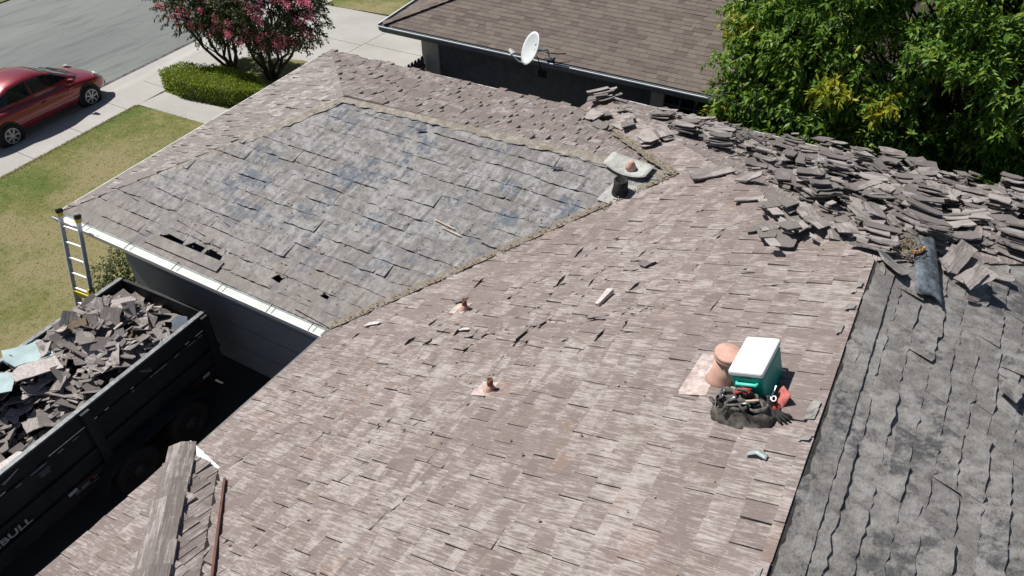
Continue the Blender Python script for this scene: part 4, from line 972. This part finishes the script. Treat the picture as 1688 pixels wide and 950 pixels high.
def chip_poly(r, L, w):
    """outline of a broken shake, roughly rectangular with chipped corners"""
    p = []
    for sx, sy in ((-1, -1), (1, -1), (1, 1), (-1, 1)):
        if r.random() < .30: c = r.uniform(.12, .45); p += [(sx*L/2*(1 if sx*sy > 0 else 1-c), sy*w/2*(1-c if sx*sy > 0 else 1)), (sx*L/2*(1-c if sx*sy > 0 else 1), sy*w/2*(1 if sx*sy > 0 else 1-c))]
        else: p.append((sx*L/2*r.uniform(.88, 1.02), sy*w/2*r.uniform(.88, 1.02)))
    return p
def slab_mesh(name, r, L, w, th):
    """a torn shake: bent, twisted, ragged ends, pale broken edges as a second material"""
    n = 5; V = []; cv = r.uniform(-.035, .05); tw = r.uniform(-.10, .10); tp = r.uniform(.4, .8); skew = [r.uniform(-.05, .05) for _ in range(2)]
    lo = [-w/2*r.uniform(.86, 1.05) for _ in range(n+1)]; hi = [w/2*r.uniform(.86, 1.05) for _ in range(n+1)]
    if r.random() < .55: k = r.choice((0, n)); hi[k] *= r.uniform(-.3, .7)
    if r.random() < .45: k = r.choice((0, n)); lo[k] *= r.uniform(-.2, .7)
    if r.random() < .3: hi[r.randint(1, n-1)] *= r.uniform(.5, .8)
    for t_ in (0, 1):
        for i in range(n+1):
            f = i/n-.5
            for y, sk in ((lo[i], skew[0]), (hi[i], skew[1])):
                V.append((f*L+(sk if i in (0, n) else 0), y, cv*4*f*f*L+tw*f*y+(th*(tp+(1-tp)*(.5-f)) if t_ else 0)))
    m = 2*(n+1); F = []; fm = []
    for i in range(n):
        a = 2*i; F += [(a+1, a+3, a+2, a), (m+a, m+a+2, m+a+3, m+a+1), (a, a+2, m+a+2, m+a), (a+3, a+1, m+a+1, m+a+3)]; fm += [0, 0, 1, 1]
    F += [(1, 0, m, m+1), (2*n, 2*n+1, m+2*n+1, m+2*n)]; fm += [1, 1]
    me = bpy.data.meshes.new(name); me.from_pydata(V, [], F); me.update(); me.polygons.foreach_set('material_index', fm); return me
rs = random.Random(77)
SLABS = [slab_mesh('shake_piece', rs, rs.uniform(.34, .56), rs.uniform(.15, .34), rs.uniform(.018, .028)) for _ in range(34)]
CHIPS = [slab_mesh('shake_chip', rs, rs.uniform(.12, .36), rs.uniform(.05, .20), rs.uniform(.010, .018)) for _ in range(34)]
def put(name, me, mat, parent, loc, rot, sc=1.0):
    key = mat+me.name
    if key not in PUT: m2 = me.copy(); m2.materials.clear(); m2.materials.append(M[mat]); m2.materials.append(M['torn_edge'] if mat.startswith('shake') else M[mat]); PUT[key] = m2
    o = bpy.data.objects.new(name, PUT[key]); col.objects.link(o); o.parent = parent; o.location = loc
    o.rotation_euler = rot; o.scale = (sc, sc, sc if sc < 1.3 else 1); return o
PUT = {}
dp = thing('debris_heap', 'heap of broken grey brown shakes filling the dump trailer', 'debris', (3.64, -.09, .57), R(2.77))
r = random.Random(41)
def heap(x, y):
    fx = 1-((x+1.05)/1.1)**2; pit = math.exp(-(((x+.75)/.55)**2+((y+2.75)/.55)**2)); pit2 = math.exp(-(((x+1.0)/.4)**2+((y+1.7)/.35)**2))
    rise = math.exp(-((y+1.0)/.9)**2); return .93+.24*fx+.26*rise*fx-.55*pit-.12*pit2-.25*math.exp(-((y+.15)/.22)**2)+(.08 if x < -1.4 else 0)
mb = MB(); N = 40
for i in range(N+1):
    for j in range(N+1): x, y = -1.86+1.80*i/N, -5.5+5.4*j/N; mb.V.append((x, y, heap(x, y)-.14+r.uniform(-.03, .03)))
for i in range(N):
    for j in range(N): a = i*(N+1)+j; mb.F.append((a, a+N+1, a+N+2, a+1))
tag(mb.build('crushed_fill', 'felt_dark', dp), kind='stuff')
def crumbs(n, f, rr_, smin, smax, tl):
    mb = MB()
    for _ in range(n):
        c, nm = f(); q = Vector((0, 0, 1)).rotation_difference((nm+rdir(rr_)*tl).normalized()) @ Matrix.Rotation(rr_.uniform(0, 6.28), 3, 'Z').to_quaternion()
        a, b = rr_.uniform(smin, smax), rr_.uniform(smin*.5, smax*.6); pl_ = chip_poly(rr_, a, b); n_p = len(pl_); k = len(mb.V); th = rr_.uniform(.010, .02)
        mb.V += [tuple(c+q @ Vector((x, y, 0))) for x, y in pl_]+[tuple(c+q @ Vector((x, y, th))) for x, y in pl_]
        mb.F += [tuple(range(k+n_p, k+2*n_p))]+[(k+i, k+(i+1) % n_p, k+n_p+(i+1) % n_p, k+n_p+i) for i in range(n_p)]
    return mb
def _f():
    x, y = r.uniform(-1.80, -.1), -.12-5.2*r.random(); return Vector((x, y, heap(x, y)+r.uniform(-.06, .06))), Vector((0, 0, 1))
tag(crumbs(700, _f, r, .06, .20, .5).build('small_fragments', 'shake_heap', dp), kind='stuff')
for i in range(290):
    big = r.random() < .5; me = r.choice(SLABS if big else CHIPS)
    x, y = r.uniform(-1.74, -.16), -.16-4.3*r.random()**1.15
    m_ = 'plank' if r.random() < .03 else 'shake_heap'
    put('shake_piece', me, m_, dp, (x, y, heap(x, y)+r.uniform(-.08, .07)), (r.gauss(0, .36), r.gauss(0, .36), r.uniform(0, 6.28)), r.uniform(.8, 1.1))
for (x, y, z, a, L, w, mt) in ((-.85, -1.55, .95, .9, 1.0, .07, 'plank'), (-.7, -1.9, .93, 1.0, .9, .06, 'plank'), (-1.0, -1.1, 1.08, 2.2, .6, .05, 'plank')):
    q = MB().box((0, 0, 0), (L, w, .025)).build('lath_piece', mt, dp); q.location = (x, y, z); q.rotation_euler = (.1, .15, a)
for k, (x, y, z, a, sx, sy, mt, rx, ry) in enumerate(((-1.70, -1.98, 1.20, 1.1, .62, .42, 'board_blue', .10, .12), (-1.33, -2.12, 1.19, 1.15, .62, .30, 'litter_pale', .15, .14), (-1.66, -2.62, 1.16, .8, .6, .45, 'board_blue', -.1, .12), (-.22, -.36, 1.12, .5, .24, .26, 'bucket', .9, .1), (-.2, -3.4, 1.02, .1, .35, .5, 'litter_pale', .1, -.2))):
    b_ = thing('loose_board', ['pale blue board lying on the debris at the trailer\'s left side', 'whitish board overlapping the blue board in the trailer', 'pale blue board at the photo\'s left edge in the trailer', 'grey blue sheet standing in the trailer\'s far right corner', 'whitish board along the trailer\'s right side'][k], 'board', tr.matrix_basis @ Vector((0, 0, 0)))
    b_.location = Matrix.Translation((3.64, -.09, 0)) @ Matrix.Rotation(R(2.77), 4, 'Z') @ Vector((x+.04, y, z+.68)); b_.rotation_euler = (rx, ry, a+R(2.77))
    me = slab_mesh('board', r, sx, sy, .02); me.materials.append(M[mt]); me.materials.append(M[mt]); o = bpy.data.objects.new('board', me); col.objects.link(o); o.parent = b_

# ------------------------------------------------------------------ things lying on the roof
# stacks of removed shakes on the hip end, row by row up the slope
def on_hip(x, y, h=0): return sl_hip.w(-x, (8.83-y)*math.sqrt(1+KH*KH), h)
region = [(7.75, 8.35), (7.9, 7.65), (8.8, 6.5), (9.68, 5.75), (10.34, 5.1), (11.0, 4.05), (11.7, 3.5), (12.14, 2.8), (12.3, 1.95), (12.7, 1.75), (13.0, 2.5), (13.6, 3.3), (14.6, 3.6), (15.2, 8.6)]
r = random.Random(99); ORD = ['first', 'second', 'third', 'fourth', 'fifth', 'sixth', 'seventh', 'eighth', 'ninth', 'tenth', 'eleventh', 'twelfth', 'thirteenth', 'fourteenth', 'fifteenth']
ROWN = ['row along the gutter'] + ['%s row from the gutter' % o_ for o_ in ORD[1:]]
def make_stack(label, base, nrm, ang, k, L_=1.0, spread=.05, mat='shake_loose', group='stacks of removed shakes on the roof', lean=(0, 0), chips=.2, dz=None):
    s = thing('shake_stack', label, 'shake stack', base, group=group)
    q = Vector((0, 0, 1)).rotation_difference((Vector(nrm)*.8+Vector((0, 0, .35))+Vector((lean[0], lean[1], 0))).normalized()); s.rotation_mode = 'QUATERNION'; s.rotation_quaternion = q @ Matrix.Rotation(ang, 3, 'Z').to_quaternion()
    z = .02
    for i in range(k):
        me = r.choice(SLABS) if r.random() > chips else r.choice(CHIPS); nn = 1 if r.random() < .6 else 2
        for m_ in range(nn):
            put('shake_piece', me, 'shake_loose', s, (r.gauss(0, spread), r.gauss(0, spread)+(m_-.5*(nn-1))*.28, z+r.uniform(0, .008)), (r.gauss(0, .06), r.gauss(0, .06), r.gauss(0, .13)+(math.pi if r.random() < .5 else 0)), L_*r.uniform(.9, 1.1))
            me = r.choice(SLABS if chips < .5 else CHIPS)
        z += dz or r.uniform(.024, .038)
    return s
rows = []
for i in range(13):
    y = 8.45-.54*i; xs = []; x = 7.0+r.uniform(0, .3)
    while x < 15.2:
        yy = y+r.uniform(-.10, .10)
        if pip(x, yy, region): xs.append((x, yy))
        x += r.uniform(.50, .68)
    if xs: rows.append(xs)
for i, xs in enumerate(rows):
    for j, (x, y) in enumerate(xs):
        lab = 'stack of removed shakes, %s from the left in the %s' % (ORD[j] if j < 15 else 'last', ROWN[i])
        make_stack(lab, on_hip(x, y, .03), sl_hip.n, r.choice((0, math.pi/2, 0))+r.gauss(.1, .3), r.choice((2, 3, 4)) if i < 2 and x < 9.8 else r.choice((2, 4, 5, 6, 7, 8, 9, 10)), .82, spread=.03, lean=(r.gauss(0, .12), r.gauss(-.05, .14)))
def _f():
    while True:
        x, y = r.uniform(7.2, 15), r.uniform(1.8, 8.7)
        if pip(x, y, region): return on_hip(x, y, .04+abs(r.gauss(0, .06))), sl_hip.n
tag(crumbs(520, _f, r, .05, .20, .4).build('shake_fragments', 'shake_loose'), 'small broken shake fragments scattered between the stacks', 'debris', kind='stuff')
# stacks on the strip of the front slope beside the valley
for lab, x, y, a, k, sp in (('tall leaning stack of broken shakes at the far roof corner', 6.72, 8.30, .6, 7, .07), ('low spread stack of pale shakes just below the far corner stack', 7.30, 7.15, -.8, 4, .14), ('low spread stack of pinkish shakes in the middle of the front strip', 7.85, 6.55, -.8, 4, .13), ('flat wide stack of whole shakes beside the valley', 8.85, 5.62, -.75, 4, .03)):
    make_stack(lab, on_front(x, y, .03), sl_front.n, a, k, .95, sp, chips=.5 if 'spread' in lab else .1)
for x, y, lab in ((11.48, 2.72, 'toppled pile of thin pale shakes, upper half beside the stacks'), (11.85, 2.25, 'toppled pile of thin pale shakes, lower half nearest the ridge')): make_stack(lab, on_front(x, y, .03), sl_front.n, -.9, 13, .95, .15, chips=.9, dz=.010)
def loose(name, label, cat, pl_w, nrm, ang, me, mat, sc=1.0, tilt=(0, 0), group=None):
    o = put(name, me, mat, None, pl_w, (0, 0, 0), sc); q = Vector((0, 0, 1)).rotation_difference(Vector(nrm)); o.rotation_mode = 'QUATERNION'
    o.rotation_quaternion = q @ Matrix.Rotation(ang, 3, 'Z').to_quaternion() @ Matrix.Rotation(tilt[0], 3, 'X').to_quaternion() @ Matrix.Rotation(tilt[1], 3, 'Y').to_quaternion(); return tag(o, label, cat, group)
n_ = sl_front.n
for k, (x, y, a, me, lab, sc) in enumerate(((11.05, 3.2, .2, SLABS[3], 'single loose shake lying below the toppled pale pile', .8), (10.85, 3.85, .9, SLABS[7], 'bent loose shake with a raised edge near the stacks', 1.0), (10.25, 4.1, .5, SLABS[11], 'wide loose shake lying just above the valley top', 1.1), (11.3, 2.42, .8, CHIPS[2], 'small light shake chip beside the toppled pile', .9), (8.55, .14, .2, CHIPS[6], 'white shake chip near the cracked shakes', .8), (7.0, .15, .3, CHIPS[8], 'white shake chip close to the inner eave corner', .7), (11.45, 1.45, .2, CHIPS[9], 'small reddish shake chip in the middle of the front slope', .45), (8.05, .75, 1.0, CHIPS[12], 'dark shake splinter left of the upper vent pipe', .6), (10.25, 1.62, -.5, CHIPS[14], 'dark shake splinter on the upper front slope', .6))):
    loose('loose_shake', lab, 'shake', on_front(x, y, .045), n_, a, me, 'litter_pale' if 'white' in lab else 'shake_loose', sc, (rnd.gauss(0, .06), rnd.gauss(0, .06)), 'loose shakes on the front slope')
# pale stick
st_ = MB(); st_.hexa([Vector(p) for p in ((-.15, -.028, 0), (.15, -.045, 0), (.15, .045, 0), (-.15, .022, 0), (-.15, -.028, .035), (.15, -.045, .05), (.15, .045, .05), (-.15, .022, .035))])
s_ = st_.build('wood_offcut', 'litter_pale'); s_.location = on_front(10.05, .86, .04); s_.rotation_mode = 'QUATERNION'; s_.rotation_quaternion = frame_quat((.15, .9, 0), n_); tag(s_, 'short pale tapered wood offcut on the front slope', 'wood piece')
for k, (x, y, L_) in enumerate(((6.85, 2.16, .40), (7.02, 2.08, .36))):
    o = MB().box((0, 0, 0), (L_, .016, .010)).build('lath', 'lath'); o.location = on_left(x, y, .04); o.rotation_mode = 'QUATERNION'; o.rotation_quaternion = frame_quat((1, -.12, 0), sl_left.n); tag(o, ['upper of two thin pale laths on the grey felt', 'lower of two thin pale laths on the grey felt'][k], 'lath', 'laths on the felt')
for k, (x, y) in enumerate(((5.4, 3.7), (7.95, 3.72))):
    loose('loose_shake', ['small dark felt scrap near the wing ridge', 'dark split shake below the wing ridge'][k], 'shake', on_left(x, y, .04), sl_left.n, .3, CHIPS[3+k], 'felt_sheet', .8, (0, .1))
# pipe flashing with terracotta cone, lying loose by the valley
ff = thing('pipe_flashing', 'loose greenish flashing sheet with a terracotta cone beside the valley', 'flashing', on_left(8.98, 4.10, .03), frame_quat((1, -.1, 0), (sl_left.n+Vector((0, .1, .2))).normalized()))
V = []; F = []
for i in range(9):
    for j in range(5): x, y = -.36+.72*i/8, -.20+.40*j/4; V.append((x+.05*y, y*(1-.3*(x/.36)**2), .055*(x/.36)**2+.012*math.sin(5*y)+.02))
for i in range(8):
    for j in range(4): a = i*5+j; F.append((a, a+5, a+6, a+1))
sh_ = obj('sheet', V, F, 'patina', ff, True); so = sh_.modifiers.new('t', 'SOLIDIFY'); so.thickness = .004
MB().lathe([(.085, .0), (.07, .05), (.045, .12), (.03, .13), (.0, .132)], (.05, -.02, .03), 18).build('cone', 'terracotta', ff, True)

# cool box
cf = frame_quat((1, -.04, 0), n_); cb = thing('cool_box', 'teal cool box with white lid beside the flue vent', 'cool box', on_front(12.10, -.44, .026), cf)
mb = MB(); mb.hexa([Vector(p) for p in ((-.125, -.225, 0), (.125, -.225, 0), (.125, .225, 0), (-.125, .225, 0), (-.145, -.245, .30), (.145, -.245, .30), (.145, .245, .30), (-.145, .245, .30))]); bevel(mb.build('body', 'teal', cb), .025, 3)
mb = MB(); mb.b2((-.152, -.252, .302), (.152, .252, .365)); bevel(mb.build('lid', 'lid_white', cb), .022, 3)
for y in (-1, 1):
    mb = MB(); mb.tube([(-.09, y*.243, .24), (-.085, y*.275, .245), (.085, y*.275, .245), (.09, y*.243, .24)], .016, 8); mb.build('handle', 'teal_light', cb, True)
mb = MB(); mb.b2((-.05, -.256, .300), (.05, -.2525, .312)); mb.build('latch', 'black_plastic', cb)

# canvas tool bag with open pouches
tb_ = thing('tool_bag', 'open charcoal canvas tool bag stuffed with hand tools', 'tool bag', on_front(12.06, -.83, .02), frame_quat((1, -.02, 0), n_))
V = []; F = []; nu, nv = 36, 14; r = random.Random(4)
ph = [r.uniform(0, 6.28) for _ in range(6)]
for i in range(nv+1):
    t_ = i/nv; zz = .15*t_
    for j in range(nu):
        a = 2*math.pi*j/nu; ca, sa = math.cos(a), math.sin(a); ex = .62
        rx = .27*(1-.22*t_*t_)+.012*math.sin(5*a+ph[0]+4*t_)+.008*math.sin(9*a+ph[1]); ry = .145*(1-.20*t_)+.012*math.sin(4*a+ph[2]+3*t_)+.006*math.sin(11*a)
        V.append((math.copysign(abs(ca)**ex, ca)*rx, math.copysign(abs(sa)**ex, sa)*ry, zz*(1+.12*math.sin(2*a+ph[3]))+.012*math.sin(3*a+ph[4])*t_))
for i in range(nv):
    for j in range(nu): F.append((i*nu+j, i*nu+(j+1) % nu, (i+1)*nu+(j+1) % nu, (i+1)*nu+j))
obj('body', V, F, 'bag', tb_, True)
V = []; F = []
for i in range(4):
    k = 1-i*.3
    for j in range(24): a = 2*math.pi*j/24; V.append((math.cos(a)*.215*k, math.sin(a)*.115*k, .15-.05*i*.5+.012*math.sin(3*a+i)))
for i in range(3):
    for j in range(24): F.append((i*24+j, i*24+(j+1) % 24, (i+1)*24+(j+1) % 24, (i+1)*24+j))
F.append(tuple(72+j for j in range(24))); obj('opening', V, F, 'bag_dark', tb_, True)
for cx, cy, rx, ry, h in ((-.12, .05, .07, .05, .205), (-.02, -.05, .09, .05, .185), (.06, .05, .07, .045, .18), (-.03, .10, .05, .035, .20), (.16, -.02, .07, .06, .165)):
    pts = [(cx+rx*math.cos(a), cy+ry*math.sin(a), h+.012*math.sin(2*a+cx*20)) for a in [2*math.pi*k/16 for k in range(17)]]
    V = [p for p in pts]+[(p[0]*.98, p[1]*.98, .11) for p in pts]; pk = obj('pocket', V, [(k, k+1, 18+k, 17+k) for k in range(16)], 'bag', tb_, True); pk.modifiers.new('t', 'SOLIDIFY').thickness = .012
for a, b, rr_, mt in (((-.20, .10, .12), (-.13, .02, .25), .011, 'steel'), ((-.17, .12, .12), (-.16, .02, .26), .009, 'steel'), ((-.21, .02, .12), (-.13, -.02, .23), .012, 'steel'), ((-.12, -.01, .14), (-.02, -.03, .225), .018, 'steel'), ((-.02, -.05, .17), (.10, -.055, .20), .010, 'steel'), ((.06, -.02, .19), (.17, -.01, .205), .010, 'lath')):
    MB().tube([a, b], rr_, 8).build('hand_tool', mt, tb_, True)
for dy in (0, .032): MB().tube([(-.06, .045+dy, .20), (.0, .055+dy, .228), (.075, .05+dy*1.3, .222)], .012, 8).build('pliers_grip', 'red_tool', tb_, True)
for pts in ([(-.25, .04, .06), (-.29, .05, .12), (-.27, .0, .17), (-.22, -.05, .15)], [(.08, -.12, .14), (.02, -.09, .205), (-.08, -.11, .20), (-.12, -.13, .14)], [(-.06, .10, .16), (-.02, .06, .25), (.05, .05, .245), (.09, .09, .17)], [(.12, .06, .15), (.18, .0, .19), (.22, -.06, .15)]):
    MB().tube(pts, .013, 6).build('strap', 'bag', tb_, True)
# rag, glove, key ring beside the bag
V = []; F = []
for i in range(6):
    for j in range(5): x, y = -.075+.15*i/5, -.06+.12*j/4; V.append((x, y, .02+.045*(i/5)+.015*math.sin(3*y*20+i)+.02*(j/4)))
for i in range(5):
    for j in range(4): a = i*5+j; F.append((a, a+5, a+6, a+1))
rg_ = obj('rag', V, F, 'pink_cloth', None, True); rg_.modifiers.new('t', 'SOLIDIFY').thickness = .008; rg_.location = on_front(12.33, -.62, .04); rg_.rotation_mode = 'QUATERNION'; rg_.rotation_quaternion = frame_quat((1, .8, 0), (n_+Vector((-.3, -.3, 0))).normalized()); tag(rg_, 'faded red rag sticking out beside the tool bag', 'rag')
gl = thing('work_glove', 'dark red and black work glove next to the tool bag', 'glove', on_front(12.33, -.80, .03), frame_quat((.9, -.55, 0), n_))
mb = MB(); mb.hexa([Vector(p) for p in ((-.05, -.045, 0), (.04, -.05, 0), (.04, .05, 0), (-.05, .04, 0), (-.05, -.04, .035), (.04, -.045, .032), (.04, .045, .032), (-.05, .035, .04))]); bevel(mb.build('palm', 'glove', gl), .012, 2)
for k, (y, L_) in enumerate(((-.038, .06), (-.013, .078), (.012, .083), (.037, .07))): MB().tube([(.03, y, .018), (.03+L_*.6, y*1.25, .028), (.03+L_, y*1.35, .012)], [.012, .012, .009], 8).build('finger', 'glove', gl, True)
MB().tube([(-.02, -.045, .016), (.01, -.08, .02), (.035, -.095, .012)], [.014, .013, .010], 8).build('thumb', 'glove', gl, True)
MB().tube([(-.05, 0, .018), (-.095, .005, .02)], [.038, .04], 10).build('cuff', 'red_tool', gl, True)
sc_ = MB()
for cx in (-.022, .022): sc_.tube([(cx+.019*math.cos(a), .024*math.sin(a), 0) for a in [2*math.pi*k/14 for k in range(15)]], .005, 6, False)
sc_.bar((.0, .02, 0), (.03, .12, 0), .012, .004); o = sc_.build('scissors', 'lid_white'); o.location = on_front(12.26, -.70, .13); o.rotation_mode = 'QUATERNION'; o.rotation_quaternion = frame_quat((1, .25, 0), n_+Vector((0, -.5, 0))); tag(o, 'white handled scissors poking from the tool bag\'s end', 'scissors')
# clear plastic piece
V = []; F = []
for i in range(9):
    t_ = -1+2*i/8
    for j in range(3): V.append((.085*t_, .028*(j-1)-.02*abs(t_), .012+.03*(1-abs(t_))*(1 if j == 1 else .6)))
for i in range(8):
    for j in range(2): a = i*3+j; F.append((a, a+3, a+4, a+1))
o = obj('plastic_visor', V, F, 'clear', None, True); o.modifiers.new('t', 'SOLIDIFY').thickness = .004; o.location = on_front(12.29, -1.27, .035); o.rotation_mode = 'QUATERNION'; o.rotation_quaternion = frame_quat((1, -.1, 0), n_); tag(o, 'bent clear grey plastic visor on the shakes below the tool bag', 'visor')

# on the back slope: rolled felt sheet, tilted bundle, tangle of twine
def on_back(x, y, h=0): return sl_back.w(y-P7.y, -(x-P7.x)*SL, h)
V = []; F = []
for i in range(11):
    f_ = i/10
    for j in range(9):
        a = -1.25+2.5*j/8; w = .13+.02*f_; V.append((-.42+.84*f_+.03*math.sin(j), w*math.sin(a)*1.1, .14*math.cos(a)*(1-.8*f_)*1.1+.015-.03*(1-f_)))
for i in range(10):
    for j in range(8): a = i*9+j; F.append((a, a+9, a+10, a+1))
o = obj('felt_roll', V, F, 'felt_sheet', None, True); o.modifiers.new('t', 'SOLIDIFY').thickness = .006; o.location = on_back(13.10, 1.98, .04); o.rotation_mode = 'QUATERNION'; o.rotation_quaternion = frame_quat((.25, -.95, 0), sl_back.n); tag(o, 'curled sheet of blue black felt below the stacks', 'felt sheet')
make_stack('small tilted bundle of ribbed shakes standing alone on the back slope', on_back(13.46, 2.36, .06), (sl_back.n+Vector((-.2, -.55, .1))).normalized(), 1.1, 5, .75, .012, lean=(-.1, -.3))
for x, y, a, me, lab in ((13.62, 2.05, .5, CHIPS[4], 'small shake chip at the foot of the tilted bundle'), (12.78, 1.72, -.3, SLABS[5], 'loose felted shake at the ridge end by the twine'), (14.15, 1.45, .3, SLABS[9], 'pale felt covered slab at the right edge of the back slope'), (14.1, 1.05, 1.3, SLABS[2], 'second pale slab further down the right edge of the back slope'), (13.85, 2.75, .4, SLABS[6], 'loose shake to the right of the tilted bundle')):
    loose('loose_shake', lab, 'shake', on_back(x, y, .05), sl_back.n, a, me, 'felt_back' if 'felt' in lab or 'pale' in lab else 'shake_loose', .8, (rnd.gauss(0, .1), rnd.gauss(0, .1)), 'loose shakes on the back slope')
mb = MB(); r = random.Random(55)
for i in range(26):
    c = Vector((r.uniform(-.06, .06), r.uniform(-.05, .05), r.uniform(.02, .10))); a0 = r.uniform(0, 6.28); rr_ = r.uniform(.05, .14); ax_ = rdir(r)
    x_ = ax_.orthogonal().normalized(); y_ = ax_.cross(x_); mb.tube([c+(x_*math.cos(a0+k*.45)+y_*math.sin(a0+k*.45))*rr_ for k in range(9)], .004, 4, False)
tw = thing('twine_tangle', 'tangle of dry twine with an orange strip at the ridge end', 'twine', on_back(12.86, 2.12, .05)); mb.build('twine', 'straw', tw)
mb = MB(); mb.tube([(.06, -.06, .03), (.13, -.03, .05), (.16, .05, .06)], .02, 6); mb.build('strip', 'orange', tw)
